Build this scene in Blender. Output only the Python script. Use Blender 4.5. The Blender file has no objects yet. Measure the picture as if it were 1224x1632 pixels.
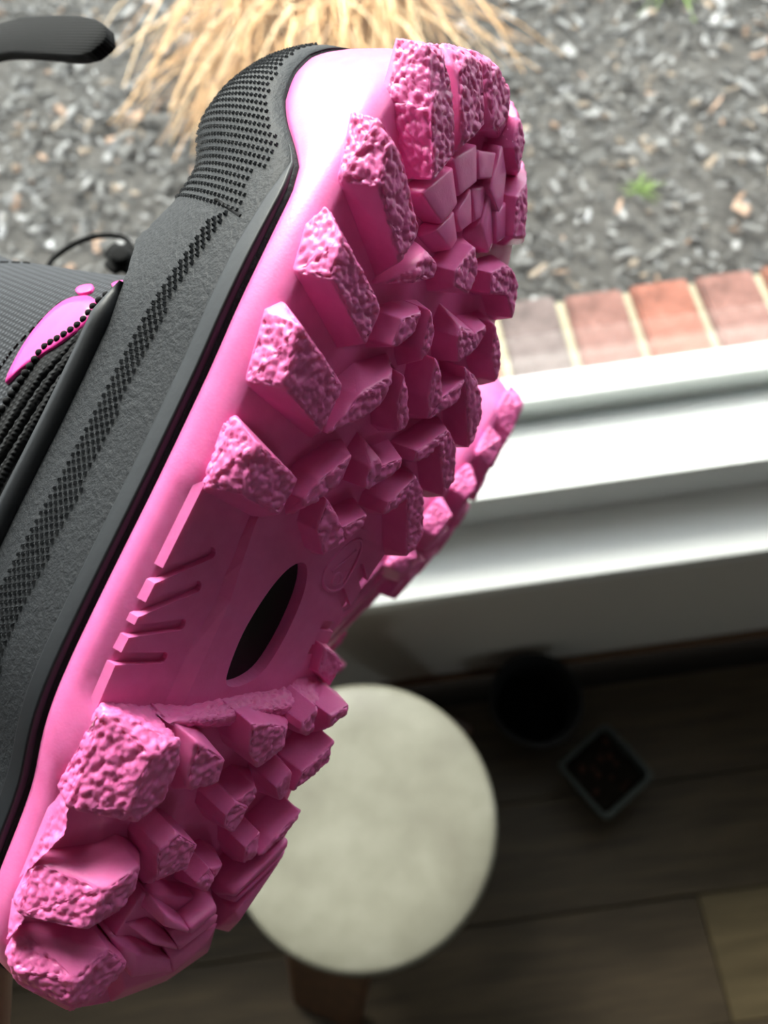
import bpy, bmesh, math, random
import numpy as np
from mathutils import Vector, Matrix, noise
from mathutils.bvhtree import BVHTree
random.seed(7)
SC = bpy.context.scene
COL = SC.collection
MM = 0.001

# ------------------------------------------------------------------ camera
CAM_Z = 1.35
_P, _R = math.radians(63.5), math.radians(8.0)
FWD = Vector((0, math.cos(_P), -math.sin(_P)))
_u0 = Vector((0, math.sin(_P), math.cos(_P)))
_r0 = Vector((1, 0, 0))
RIGHT = math.cos(_R) * _r0 - math.sin(_R) * _u0
UP = math.sin(_R) * _r0 + math.cos(_R) * _u0
EYE = Vector((0, 0, CAM_Z))
cd = bpy.data.cameras.new('camera'); cam = bpy.data.objects.new('camera', cd); COL.objects.link(cam)
cam.matrix_world = Matrix(((RIGHT.x, UP.x, -FWD.x, EYE.x), (RIGHT.y, UP.y, -FWD.y, EYE.y), (RIGHT.z, UP.z, -FWD.z, EYE.z), (0, 0, 0, 1)))
cd.sensor_fit = 'VERTICAL'; cd.sensor_height = 5.6; cd.sensor_width = 4.2
cd.lens = 5.6 * 1226 / 1632
cd.clip_start = 0.01; cd.clip_end = 60
cd.dof.use_dof = True; cd.dof.focus_distance = 0.160; cd.dof.aperture_fstop = 2.1
SC.camera = cam

# ------------------------------------------------------------------ world, lamps, exposure
W = bpy.data.worlds.new('overcast_sky'); SC.world = W; W.use_nodes = True
bg = W.node_tree.nodes['Background']
bg.inputs[0].default_value = (0.93, 0.97, 1.0, 1); bg.inputs[1].default_value = 3.0
sd = bpy.data.lights.new('hazy_sun', 'SUN'); sun = bpy.data.objects.new('hazy_sun', sd); COL.objects.link(sun)
sd.energy = 6.0; sd.angle = math.radians(25); sd.color = (1.0, 0.95, 0.86)
sun.rotation_euler = Vector((0.3, -0.9, -0.8)).to_track_quat('-Z', 'Y').to_euler()
def portal(name, loc, direction, sx, sy):
    l = bpy.data.lights.new(name, 'AREA'); l.shape = 'RECTANGLE'; l.size = sx; l.size_y = sy
    l.cycles.is_portal = True
    o = bpy.data.objects.new(name, l); COL.objects.link(o); o.location = loc
    o.rotation_euler = Vector(direction).to_track_quat('-Z', 'Y').to_euler()
portal('front_window_portal', (-0.205, 0.60, 1.30), (0, -1, 0), 1.95, 1.55)
portal('fill_window_portal', (1.40, -3.42, 1.60), (0, 1, 0), 0.56, 0.56)  # portal of the added back window that supplies fill light
SC.view_settings.view_transform = 'Standard'; SC.view_settings.look = 'None'
SC.view_settings.exposure = 1.2; SC.view_settings.gamma = 1.0; SC.view_settings.use_curve_mapping = False
SC.cycles.use_denoising = True
SC.cycles.max_bounces = 10; SC.cycles.diffuse_bounces = 5; SC.cycles.transparent_max_bounces = 12

# ------------------------------------------------------------------ helpers
def link(o, parent=None):
    COL.objects.link(o)
    if parent is not None: o.parent = parent
    return o
def mesh_obj(name, verts, faces, mat, parent=None, smooth=False, mats=None, fmat=None):
    me = bpy.data.meshes.new(name); me.from_pydata([tuple(v) for v in verts], [], faces)
    for m in (mats or [mat]): me.materials.append(m)
    if fmat is not None: me.polygons.foreach_set('material_index', fmat)
    if smooth: me.polygons.foreach_set('use_smooth', [True] * len(me.polygons))
    me.update()
    return link(bpy.data.objects.new(name, me), parent)
def bm_obj(name, bm, mat, parent=None, smooth=False):
    me = bpy.data.meshes.new(name); bm.to_mesh(me); bm.free(); me.materials.append(mat)
    if smooth: me.polygons.foreach_set('use_smooth', [True] * len(me.polygons))
    return link(bpy.data.objects.new(name, me), parent)
def tag(o, label, cat, group=None):
    o['label'] = label; o['category'] = cat
    if group: o['group'] = group
    return o
def empty(name, loc=(0, 0, 0)):
    o = bpy.data.objects.new(name, None); COL.objects.link(o); o.location = loc; o.empty_display_size = 0.05
    return o
def box_data(x0, x1, y0, y1, z0, z1):
    v = [(x0, y0, z0), (x1, y0, z0), (x1, y1, z0), (x0, y1, z0), (x0, y0, z1), (x1, y0, z1), (x1, y1, z1), (x0, y1, z1)]
    f = [(0, 3, 2, 1), (4, 5, 6, 7), (0, 1, 5, 4), (1, 2, 6, 5), (2, 3, 7, 6), (3, 0, 4, 7)]
    return v, f
def boxes_obj(name, boxes, mat, parent=None, bevel=0.0):
    V, F = [], []
    for b in boxes:
        v, f = box_data(*b); n = len(V); V += v; F += [tuple(i + n for i in q) for q in f]
    o = mesh_obj(name, V, F, mat, parent)
    if bevel:
        m = o.modifiers.new('bevel', 'BEVEL'); m.width = bevel; m.segments = 2
    return o
def structure(o): o['kind'] = 'structure'; return o
def tube_data(path, r, n=8, closed=False):
    """verts, faces of a round tube along a path (list of Vectors), r a number or a list"""
    pts = [Vector(p) for p in path]; N = len(pts); V, F = [], []
    ref = None
    for i, p in enumerate(pts):
        t = (pts[(i + 1) % N if closed else min(i + 1, N - 1)] - pts[(i - 1) % N if closed else max(i - 1, 0)]).normalized()
        if ref is None: ref = t.orthogonal().normalized()
        ref = (ref - t * ref.dot(t)).normalized(); b = t.cross(ref)
        rr = r[i] if isinstance(r, (list, tuple)) else r
        for k in range(n):
            a = 2 * math.pi * k / n; V.append(p + (ref * math.cos(a) + b * math.sin(a)) * rr)
    for i in range(N if closed else N - 1):
        j = (i + 1) % N
        for k in range(n):
            k2 = (k + 1) % n; F.append((i * n + k, j * n + k, j * n + k2, i * n + k2))
    if not closed:
        F.append(tuple(range(n))[::-1]); F.append(tuple((N - 1) * n + k for k in range(n)))
    return V, F
def merge(parts):
    V, F = [], []
    for v, f in parts:
        n = len(V); V += list(v); F += [tuple(i + n for i in q) for q in f]
    return V, F
def catmull(pts, per=6, closed=False):
    P = [Vector(p) for p in pts]; n = len(P); out = []
    for i in range(n if closed else n - 1):
        p0 = P[(i - 1) % n] if closed or i > 0 else P[0]
        p1, p2 = P[i], P[(i + 1) % n]
        p3 = P[(i + 2) % n] if closed or i + 2 < n else P[-1]
        for k in range(per):
            t = k / per
            out.append(0.5 * ((2 * p1) + (p2 - p0) * t + (2 * p0 - 5 * p1 + 4 * p2 - p3) * t * t + (3 * p1 - p0 - 3 * p2 + p3) * t ** 3))
    if not closed: out.append(P[-1].copy())
    return out

# ------------------------------------------------------------------ materials
def mat(name, color, rough=0.6, spec=0.5, **kw):
    m = bpy.data.materials.new(name); m.use_nodes = True
    b = m.node_tree.nodes['Principled BSDF']
    b.inputs['Base Color'].default_value = (*color, 1); b.inputs['Roughness'].default_value = rough
    b.inputs['Specular IOR Level'].default_value = spec
    for k, v in kw.items(): b.inputs[k].default_value = v
    return m
def N(m, kind, **props):
    n = m.node_tree.nodes.new(kind)
    for k, v in props.items(): setattr(n, k, v)
    return n
def L(m, a, b): m.node_tree.links.new(a, b)
def bsdf(m): return m.node_tree.nodes['Principled BSDF']
def coords(m, scale=(1, 1, 1), rot=(0, 0, 0), out='Object'):
    tc = N(m, 'ShaderNodeTexCoord'); mp = N(m, 'ShaderNodeMapping')
    mp.inputs['Scale'].default_value = scale; mp.inputs['Rotation'].default_value = rot
    L(m, tc.outputs[out], mp.inputs['Vector']); return mp.outputs['Vector']
def noise_tex(m, vec, scale, detail=4, rough=0.55):
    n = N(m, 'ShaderNodeTexNoise'); n.inputs['Scale'].default_value = scale; n.inputs['Detail'].default_value = detail
    n.inputs['Roughness'].default_value = rough; L(m, vec, n.inputs['Vector']); return n.outputs['Fac']
def ramp(m, fac, stops):
    r = N(m, 'ShaderNodeValToRGB'); e = r.color_ramp.elements
    while len(e) < len(stops): e.new(0.5)
    for el, (p, c) in zip(e, stops): el.position = p; el.color = (*c, 1)
    L(m, fac, r.inputs['Fac']); return r.outputs['Color']
def bump(m, height, dist, strength=1.0):
    b = N(m, 'ShaderNodeBump'); b.inputs['Distance'].default_value = dist; b.inputs['Strength'].default_value = strength
    L(m, height, b.inputs['Height']); L(m, b.outputs['Normal'], bsdf(m).inputs['Normal'])
def mixc(m, fac, a, b, mode='MIX'):
    x = N(m, 'ShaderNodeMix', data_type='RGBA', blend_type=mode)
    for inp, val in ((x.inputs[0], fac), (x.inputs[6], a), (x.inputs[7], b)):
        if hasattr(val, 'links'): L(m, val, inp)
        else: inp.default_value = val if isinstance(val, float) else (*val, 1)
    return x.outputs[2]

PINK = (0.82, 0.165, 0.44)
pink = mat('pink_rubber', PINK, 0.40, 0.5)
_b = bsdf(pink); _b.inputs['Subsurface Weight'].default_value = 0.25
_b.inputs['Subsurface Radius'].default_value = (1.0, 0.18, 0.35); _b.inputs['Subsurface Scale'].default_value = 0.0022
_v = coords(pink); _n = noise_tex(pink, _v, 260, 5)
L(pink, ramp(pink, _n, [(0.3, (0.79, 0.15, 0.41)), (0.7, (0.85, 0.185, 0.47))]), _b.inputs['Base Color'])
bump(pink, noise_tex(pink, _v, 1700, 3), 0.00012, 0.35)

black = mat('black_rubber', (0.009, 0.0105, 0.013), 0.6, 0.32)
bump(black, noise_tex(black, coords(black), 620, 4, 0.65), 0.0005, 0.9)
black_smooth = mat('smooth_black_rubber', (0.009, 0.0105, 0.013), 0.48, 0.38)
bump(black_smooth, noise_tex(black_smooth, coords(black_smooth), 300, 3), 0.0002, 0.3)
window_black = mat('black_gloss_plastic', (0.006, 0.006, 0.007), 0.35, 0.4)
seam_black = mat('dark_gap', (0.012, 0.004, 0.008), 0.8, 0.2)
def fabric(name, c1, c2, scale, rough=0.85):
    m = mat(name, c1, rough, 0.25)
    v = coords(m)
    w1 = N(m, 'ShaderNodeTexWave', bands_direction='X'); w1.inputs['Scale'].default_value = scale
    w2 = N(m, 'ShaderNodeTexWave', bands_direction='Z'); w2.inputs['Scale'].default_value = scale
    L(m, v, w1.inputs['Vector']); L(m, v, w2.inputs['Vector'])
    mm = N(m, 'ShaderNodeMath', operation='MULTIPLY'); L(m, w1.outputs['Fac'], mm.inputs[0]); L(m, w2.outputs['Fac'], mm.inputs[1])
    L(m, ramp(m, mm.outputs[0], [(0.0, c2), (0.55, c1)]), bsdf(m).inputs['Base Color'])
    bump(m, mm.outputs[0], 0.0003, 0.8)
    return m
grey_fabric = fabric('grey_ripstop_fabric', (0.062, 0.066, 0.075), (0.028, 0.030, 0.035), 230)
dark_fabric = fabric('black_woven_fabric', (0.020, 0.021, 0.023), (0.007, 0.007, 0.008), 260)
lining = mat('black_lining', (0.012, 0.012, 0.013), 0.95, 0.1)
pink_satin = mat('pink_satin', (0.88, 0.045, 0.36), 0.35, 0.5)
strap_mat = fabric('black_webbing', (0.014, 0.014, 0.015), (0.004, 0.004, 0.004), 330, 0.9)
thread = mat('black_thread', (0.006, 0.006, 0.007), 0.8, 0.2)

white_paint = mat('white_paint', (0.82, 0.83, 0.82), 0.45, 0.4)
wall_paint = mat('wall_paint', (0.74, 0.72, 0.68), 0.8, 0.2)
bump(wall_paint, noise_tex(wall_paint, coords(wall_paint), 140, 3), 0.001, 0.3)
ceil_paint = mat('ceiling_paint', (0.72, 0.71, 0.69), 0.9, 0.1)
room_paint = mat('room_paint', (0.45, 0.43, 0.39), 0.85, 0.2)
shoe_wood = mat('brown_moulding', (0.16, 0.085, 0.045), 0.55, 0.3)
gasket = mat('grey_gasket', (0.42, 0.47, 0.48), 0.6, 0.3)
def glass():
    m = bpy.data.materials.new('window_glass'); m.use_nodes = True; nt = m.node_tree; nt.nodes.clear()
    o = nt.nodes.new('ShaderNodeOutputMaterial'); t = nt.nodes.new('ShaderNodeBsdfTransparent'); g = nt.nodes.new('ShaderNodeBsdfGlossy')
    g.inputs['Roughness'].default_value = 0.0; lw = nt.nodes.new('ShaderNodeLayerWeight'); lw.inputs['Blend'].default_value = 0.5
    pw = nt.nodes.new('ShaderNodeMath'); pw.operation = 'POWER'; pw.inputs[1].default_value = 4.0; nt.links.new(lw.outputs['Facing'], pw.inputs[0])
    fr = nt.nodes.new('ShaderNodeMath'); fr.operation = 'MULTIPLY_ADD'; fr.inputs[1].default_value = 0.8; fr.inputs[2].default_value = 0.04; nt.links.new(pw.outputs[0], fr.inputs[0])
    t.inputs[0].default_value = (0.95, 0.97, 0.96, 1)
    mx = nt.nodes.new('ShaderNodeMixShader'); nt.links.new(fr.outputs[0], mx.inputs[0]); nt.links.new(t.outputs[0], mx.inputs[1])
    nt.links.new(g.outputs[0], mx.inputs[2]); nt.links.new(mx.outputs[0], o.inputs[0]); return m
glass_mat = glass()
screen_mat = mat('screen_wire', (0.10, 0.10, 0.105), 0.5, 0.4)

def wood_plank(name, c_dark, c_mid, c_light):
    m = mat(name, c_mid, 0.5, 0.35)
    v = coords(m, (2.2, 26, 26))
    n = noise_tex(m, v, 2.4, 6, 0.65)
    oi = N(m, 'ShaderNodeObjectInfo')
    col = ramp(m, n, [(0.25, c_dark), (0.5, c_mid), (0.78, c_light)])
    tint = ramp(m, oi.outputs['Random'], [(0.0, (0.72, 0.70, 0.70)), (0.5, (1.0, 0.98, 0.95)), (1.0, (1.25, 1.2, 1.08))])
    L(m, mixc(m, 1.0, col, tint, 'MULTIPLY'), bsdf(m).inputs['Base Color'])
    bump(m, n, 0.0006, 0.4)
    return m
plank_mat = wood_plank('dark_floor_wood', (0.024, 0.017, 0.010), (0.046, 0.034, 0.021), (0.080, 0.059, 0.036))
plank_light = wood_plank('tan_floor_wood', (0.043, 0.033, 0.018), (0.068, 0.053, 0.030), (0.10, 0.080, 0.046))
gap_mat = mat('floor_gap', (0.012, 0.010, 0.008), 0.9, 0.1)
leg_wood = mat('red_brown_wood', (0.115, 0.052, 0.028), 0.5, 0.35)
L(leg_wood, ramp(leg_wood, noise_tex(leg_wood, coords(leg_wood, (30, 30, 3)), 2.0, 5), [(0.3, (0.085, 0.038, 0.022)), (0.7, (0.16, 0.076, 0.042))]), bsdf(leg_wood).inputs['Base Color'])

# ------------------------------------------------------------------ setting: room shell
YW = 0.3365                                  # room face of the window wall
WX0, WX1, WZ0, WZ1 = -1.15, 0.74, 0.470, 2.05
structure(boxes_obj('wall_front', [(-2.2, WX0, YW, 0.50, 0, 2.6), (WX1, 2.5, YW, 0.50, 0, 2.6), (WX0, WX1, YW, 0.50, 0, WZ0 - 0.025), (WX0, WX1, YW, 0.50, WZ1, 2.6)], wall_paint))
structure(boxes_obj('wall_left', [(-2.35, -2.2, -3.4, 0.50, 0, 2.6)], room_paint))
structure(boxes_obj('wall_back', [(-2.35, 1.1, -3.55, -3.4, 0, 2.6), (1.7, 2.65, -3.55, -3.4, 0, 2.6), (1.1, 1.7, -3.55, -3.4, 0, 1.3), (1.1, 1.7, -3.55, -3.4, 1.9, 2.6)], room_paint))  # opening cut for the added fill light window
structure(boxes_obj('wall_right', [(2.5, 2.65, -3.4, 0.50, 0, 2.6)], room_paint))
structure(boxes_obj('ceiling', [(-2.35, 2.65, -3.55, 0.50, 2.6, 2.7)], ceil_paint))
floor = structure(boxes_obj('floor', [(-2.2, 2.5, -3.4, YW, -0.06, -0.012)], gap_mat))
PW, PL = 0.168, 1.22
plank_meshes = []
for m in (plank_mat, plank_light):
    bm = bmesh.new(); bmesh.ops.create_cube(bm, size=1.0)
    for v in bm.verts: v.co = Vector((v.co.x * (PL - 0.002), v.co.y * (PW - 0.002), v.co.z * 0.012))
    bmesh.ops.bevel(bm, geom=[e for e in bm.edges if all(v.co.z > 0 for v in e.verts)], offset=0.0012, segments=1, affect='EDGES')
    me = bpy.data.meshes.new('floor_plank'); bm.to_mesh(me); bm.free(); me.materials.append(m); plank_meshes.append(me)
rows = int((YW + 3.4) / PW) + 1
for r in range(rows):
    y = -0.054 - PW / 2 + (2 - r) * PW
    if y + PW / 2 > YW + 0.05 or y - PW / 2 < -3.44: continue
    off = 0.396 + PL / 2 if r == 2 else random.uniform(0, PL)
    k0 = int((-2.2 - off) / PL) - 1
    for k in range(k0, k0 + 7):
        x = off + k * PL
        if x < -2.2 - PL * 0.4 or x > 2.5 + PL * 0.4: continue
        x0, x1 = max(x - PL / 2, -2.2), min(x + PL / 2, 2.5)
        y0, y1 = max(y - PW / 2, -3.4), min(y + PW / 2, YW)
        if x1 - x0 < 0.05 or y1 - y0 < 0.02: continue
        o = bpy.data.objects.new('floor_plank', plank_meshes[1 if (r == 2 and k == 0) else 0])
        o.location = ((x0 + x1) / 2, (y0 + y1) / 2, -0.006); o.scale = ((x1 - x0) / PL, (y1 - y0) / PW, 1)
        link(o, floor)
structure(boxes_obj('baseboard_front', [(-2.2, 2.5, YW - 0.011, YW, 0, 0.016)], shoe_wood, bevel=0.004))
# sill board and window frame
structure(boxes_obj('trim_1', [(WX0 - 0.06, WX1 + 0.06, 0.314, 0.415, 0.448, 0.473)], white_paint, bevel=0.004))['label'] = 'white painted window sill board'
win = structure(empty('window_1', (0.15, 0.45, WZ0)))
win['label'] = 'white framed window with insect screen above the sill'
def wpart(name, boxes, m, bevel=0.0):
    b2 = [(a - 0.15, b - 0.15, c - 0.45, d - 0.45, e - WZ0, f - WZ0) for a, b, c, d, e, f in boxes]
    return boxes_obj(name, b2, m, win, bevel)
wpart('bottom_rail', [(WX0, WX1, 0.403, 0.500, 0.455, 0.5415)], white_paint, 0.003)
wpart('rail_lip', [(WX0, WX1, 0.400, 0.412, 0.535, 0.5445)], white_paint, 0.002)
wpart('glazing_bead', [(WX0, WX1, 0.494, 0.4975, 0.5415, 0.5435)], gasket)
wpart('screen_rail', [(WX0, WX1, 0.507, 0.524, 0.470, 0.5735)], white_paint, 0.003)
wpart('outer_sill', [(WX0, WX1, 0.500, 0.592, 0.470, 0.505)], white_paint, 0.002)
wpart('side_jamb', [(WX0, WX0 + 0.06, 0.403, 0.53, 0.5415, WZ1)], white_paint, 0.003)
wpart('side_jamb', [(WX1 - 0.06, WX1, 0.403, 0.53, 0.5415, WZ1)], white_paint, 0.003)
wpart('top_rail', [(WX0 + 0.06, WX1 - 0.06, 0.403, 0.53, WZ1 - 0.06, WZ1)], white_paint, 0.003)
wpart('pane', [(WX0 + 0.05, WX1 - 0.05, 0.4985, 0.4995, 0.5420, WZ1 - 0.05)], glass_mat)
# insect screen: crossing wires
V, F = [], []
PITCH, TH = 0.0016, 0.00014
def wire(x0, z0, x1, z1, dx, dz):
    n = len(V); y = 0.5155 - 0.45
    for (x, z) in ((x0, z0), (x1, z1)):
        V.extend([(x - dx - 0.15, y, z - dz - WZ0), (x - 0.15, y - TH, z - WZ0), (x + dx - 0.15, y, z + dz - WZ0), (x - 0.15, y + TH, z - WZ0)])
    for k in range(4): F.append((n + k, n + (k + 1) % 4, n + 4 + (k + 1) % 4, n + 4 + k))
x = WX0 + 0.05
while x < WX1 - 0.05: wire(x, 0.57, x, WZ1 - 0.05, TH, 0); x += PITCH
z = 0.571
while z < WZ1 - 0.05: wire(WX0 + 0.05, z, WX1 - 0.05, z, 0, TH); z += PITCH
so = mesh_obj('insect_screen', V, F, screen_mat, win); so['kind'] = 'stuff'
# window added in the unseen back wall to bring fill light onto the sole
fill_win = structure(empty('fill_window', (1.40, -3.47, 1.3))); fill_win['label'] = 'white framed window added in the unseen back wall for fill light'
boxes_obj('fill_window_frame', [(-0.3, 0.3, -0.05, 0.05, 0, 0.04), (-0.3, 0.3, -0.05, 0.05, 0.56, 0.6), (-0.3, -0.26, -0.05, 0.05, 0.04, 0.56), (0.26, 0.3, -0.05, 0.05, 0.04, 0.56)], white_paint, fill_win)
boxes_obj('pane', [(-0.265, 0.265, -0.002, 0.002, 0.035, 0.565)], glass_mat, fill_win)

# ------------------------------------------------------------------ outside: brick ledge, mulch, dry grass
brick_mats = []
for i, c in enumerate([(0.235, 0.085, 0.058), (0.19, 0.088, 0.072), (0.135, 0.098, 0.092), (0.25, 0.10, 0.065)]):
    m = mat('brick_%s' % ('red', 'rose', 'grey', 'orange')[i], c, 0.9, 0.2)
    v = coords(m); n = noise_tex(m, v, 34, 5, 0.6)
    d = tuple(x * 0.55 for x in c); l = tuple(min(1, x * 1.25 + 0.02) for x in c)
    L(m, ramp(m, n, [(0.3, d), (0.48, c), (0.75, l)]), bsdf(m).inputs['Base Color']); bump(m, n, 0.003, 0.6)
    brick_mats.append(m)
mortar = mat('cream_mortar', (0.38, 0.34, 0.24), 0.95, 0.1)
bump(mortar, noise_tex(mortar, coords(mortar), 120, 4), 0.002, 0.6)
ledge = empty('brick_ledge', (0, 0.66, 0.40))
tag(ledge, 'row of red and grey bricks laid side by side outside the window', 'brick ledge')
boxes_obj('mortar', [(-1.6, 2.0, -0.155, 0.062, -0.35, 0.086)], mortar, ledge)
bmesh_b = bmesh.new(); bmesh.ops.create_cube(bmesh_b, size=1.0)
for v in bmesh_b.verts: v.co = Vector((v.co.x * 0.081, v.co.y * 0.19, v.co.z * 0.20))
bmesh.ops.bevel(bmesh_b, geom=list(bmesh_b.edges), offset=0.004, segments=2, affect='EDGES')
bms = []
for m in brick_mats:
    me = bpy.data.meshes.new('brick'); bmesh_b.to_mesh(me); me.materials.append(m); bms.append(me)
bmesh_b.free()
pat = {3: 2, 4: 1, 5: 0, 6: 1, 7: 3}
for k in range(-13, 21):
    o = bpy.data.objects.new('brick', bms[pat.get(k + 1, random.choice([0, 1, 2, 3, 1]))])
    o.location = (0.2871 + 0.0945 * (k - 2.5), -0.028 + random.uniform(-0.003, 0.003), -0.004 + random.uniform(-0.002, 0.002))
    o.rotation_euler = (0.0, 0.0, random.uniform(-0.012, 0.012)); link(o, ledge)

GZ = 0.10
soil = mat('dark_mulch_soil', (0.055, 0.050, 0.046), 0.95, 0.1)
sv = coords(soil); sn = noise_tex(soil, sv, 45, 8, 0.7)
L(soil, ramp(soil, sn, [(0.3, (0.035, 0.033, 0.031)), (0.55, (0.10, 0.094, 0.087)), (0.75, (0.19, 0.18, 0.165))]), bsdf(soil).inputs['Base Color'])
bump(soil, sn, 0.02, 0.8)
g = structure(boxes_obj('ground', [(-8, 8, 0.715, 14, GZ - 0.3, GZ)], soil)); g['label'] = 'mulched ground outside the window'
def colored(name, m_name, rough):
    m = mat(m_name, (0.5, 0.5, 0.5), rough, 0.3)
    a = N(m, 'ShaderNodeVertexColor'); a.layer_name = 'tint'; L(m, a.outputs['Color'], bsdf(m).inputs['Base Color']); return m
chip_mat = colored('chips', 'mulch_chip', 0.75)
def tinted_mesh(name, V, F, cols, m, parent=None, smooth=False):
    o = mesh_obj(name, V, F, m, parent, smooth)
    at = o.data.color_attributes.new('tint', 'FLOAT_COLOR', 'POINT')
    at.data.foreach_set('color', np.array([(*c, 1) for c in cols], dtype=np.float32).ravel()); return o
V, F, Cc = [], [], []
rr = random.Random(3)
for i in range(15000):
    x = rr.uniform(-1.5, 1.9); y = 0.74 + 2.6 * rr.random() ** 0.9
    ln = rr.choice([0.012, 0.018, 0.025, 0.04]) * rr.uniform(0.7, 1.3); wd = ln * rr.uniform(0.3, 0.75); th = rr.uniform(0.002, 0.006)
    M = Matrix.Translation((x, y, GZ + rr.uniform(-0.002, 0.02))) @ Matrix.Rotation(rr.uniform(0, 6.28), 4, 'Z') @ Matrix.Rotation(rr.gauss(0, 0.35), 4, 'Y') @ Matrix.Rotation(rr.gauss(0, 0.5), 4, 'X')
    q = [(-ln / 2, -wd / 2 * rr.uniform(.3, 1), 0), (ln / 2, -wd / 2, 0), (ln / 2 * rr.uniform(.6, 1), wd / 2, 0), (-ln / 2, wd / 2 * rr.uniform(.3, 1), 0)]
    n = len(V)
    for p in q: V.append(M @ Vector(p))
    for p in q: V.append(M @ Vector((p[0] * 0.9, p[1] * 0.8, th)))
    F += [(n, n + 3, n + 2, n + 1), (n + 4, n + 5, n + 6, n + 7), (n, n + 1, n + 5, n + 4), (n + 1, n + 2, n + 6, n + 5), (n + 2, n + 3, n + 7, n + 6), (n + 3, n, n + 4, n + 7)]
    t = rr.random()
    if t < 0.60: b = rr.uniform(0.05, 0.13); c = (b, b * 0.97, b * 0.93)
    elif t < 0.88: b = rr.uniform(0.14, 0.28); c = (b, b * 0.98, b * 0.97)
    elif t < 0.955: b = rr.uniform(0.12, 0.28); c = (b * 1.15, b * 0.9, b * 0.68)
    elif t < 0.967: b = rr.uniform(0.3, 0.45); c = (b, b, b * 1.02)
    else: b = rr.uniform(0.16, 0.28); c = (b * 1.25, b * 0.82, b * 0.58)
    Cc += [c] * 8
o = tinted_mesh('mulch_chips', V, F, Cc, chip_mat); o['kind'] = 'stuff'; o['label'] = 'grey brown bark mulch covering the ground outside'; o['category'] = 'mulch'
straw_mat = colored('straw', 'dry_straw', 0.7)
def blades(n, base, spread, length, aim, lift, cols, width, seed):
    rr = random.Random(seed); V, F, Cc = [], [], []
    for i in range(n):
        a = rr.uniform(0, 6.283); rad = spread * math.sqrt(rr.random())
        p = Vector((base[0] + rad * math.cos(a), base[1] + rad * math.sin(a), base[2]))
        if aim is None: d = rr.uniform(0, 6.283)
        else: d = math.atan2(aim[1], aim[0]) + rr.gauss(0, aim[2])
        dirv = Vector((math.cos(d), math.sin(d), 0)); side = Vector((-dirv.y, dirv.x, 0))
        ln = length * rr.uniform(0.5, 1.2); up = lift * rr.uniform(0.3, 1.3); w = width * rr.uniform(0.6, 1.4); k = 6
        c0 = rr.choice(cols); br = rr.uniform(0.7, 1.25); curl = rr.gauss(0, 0.15)
        n0 = len(V)
        for j in range(k + 1):
            t = j / k
            q = p + dirv * ln * (t * 0.35 + 0.65 * t * t) + side * curl * ln * t * t + Vector((0, 0, up * (2.2 * t - 1.9 * t * t)))
            q.z = max(q.z, base[2] + 0.004)
            ww = w * (1 - 0.75 * t)
            V.extend([q - side * ww, q + Vector((0, 0, ww * 0.5)), q + side * ww])
            Cc.extend([tuple(x * br for x in c0)] * 3)
        for j in range(k):
            a0 = n0 + 3 * j
            F += [(a0, a0 + 3, a0 + 4, a0 + 1), (a0 + 1, a0 + 4, a0 + 5, a0 + 2), (a0, a0 + 2, a0 + 5, a0 + 3)]
    return V, F, Cc
tan = [(0.66, 0.40, 0.19), (0.74, 0.48, 0.25), (0.50, 0.29, 0.14), (0.80, 0.58, 0.35), (0.36, 0.22, 0.12)]
tuft = empty('dry_grass_clump', (0, 0, 0)); tag(tuft, 'tan clump of dead ornamental grass in the mulch outside', 'grass clump')
v1 = blades(620, (0.03, 2.10, GZ), 0.24, 0.40, (-0.25, -1.0, 0.5), 0.26, tan, 0.0055, 11)
v2 = blades(110, (-0.17, 1.95, GZ + 0.005), 0.15, 0.22, (-0.2, -1.0, 0.4), 0.05, tan, 0.0045, 12)
o = tinted_mesh('blades', v1[0], v1[1], v1[2], straw_mat, tuft, True); o['kind'] = 'stuff'
o = tinted_mesh('fallen_blades', v2[0], v2[1], v2[2], straw_mat, tuft, True); o['kind'] = 'stuff'
greens = [(0.16, 0.26, 0.05), (0.22, 0.33, 0.08), (0.12, 0.19, 0.05)]
for i, (x, y, s, lab) in enumerate([(0.92, 2.0, 0.11, 'pale green weed sprout at the far right of the mulch'), (0.66, 1.32, 0.045, 'tiny green weed in the mulch nearest the bricks'), (0.27, 2.26, 0.13, 'green sprout beside the dead grass clump')]):
    b = blades(26, (x, y, GZ + 0.004), s * 0.3, s, None, s * 0.5, greens, 0.005 if i != 1 else 0.003, 20 + i)
    tag(tinted_mesh('weed', b[0], b[1], b[2], straw_mat, None, True), lab, 'weed')

# ------------------------------------------------------------------ stool, plant pots
def lathe(profile, n=64):
    V, F = [], []
    for (r, z) in profile:
        for k in range(n):
            a = 2 * math.pi * k / n; V.append((r * math.cos(a), r * math.sin(a), z))
    for i in range(len(profile) - 1):
        for k in range(n):
            k2 = (k + 1) % n; F.append((i * n + k, i * n + k2, (i + 1) * n + k2, (i + 1) * n + k))
    return V, F
seat_mat = mat('cream_seat', (0.52, 0.51, 0.44), 0.45, 0.4)
sv = coords(seat_mat); s1 = noise_tex(seat_mat, sv, 9, 4)
L(seat_mat, ramp(seat_mat, s1, [(0.3, (0.130, 0.121, 0.094)), (0.5, (0.180, 0.174, 0.136)), (0.72, (0.245, 0.238, 0.195))]), bsdf(seat_mat).inputs['Base Color'])
stool = empty('round_stool', (-0.075, 0.084, 0)); tag(stool, 'round cream topped stool with wooden legs beside the window wall', 'stool')
V, F = lathe([(0.0005, 0.42), (0.10, 0.4205), (0.146, 0.4195), (0.1525, 0.416), (0.155, 0.409), (0.1525, 0.398), (0.14, 0.393), (0.0005, 0.392)], 72)
mesh_obj('seat', V, F, seat_mat, stool, True)
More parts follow.
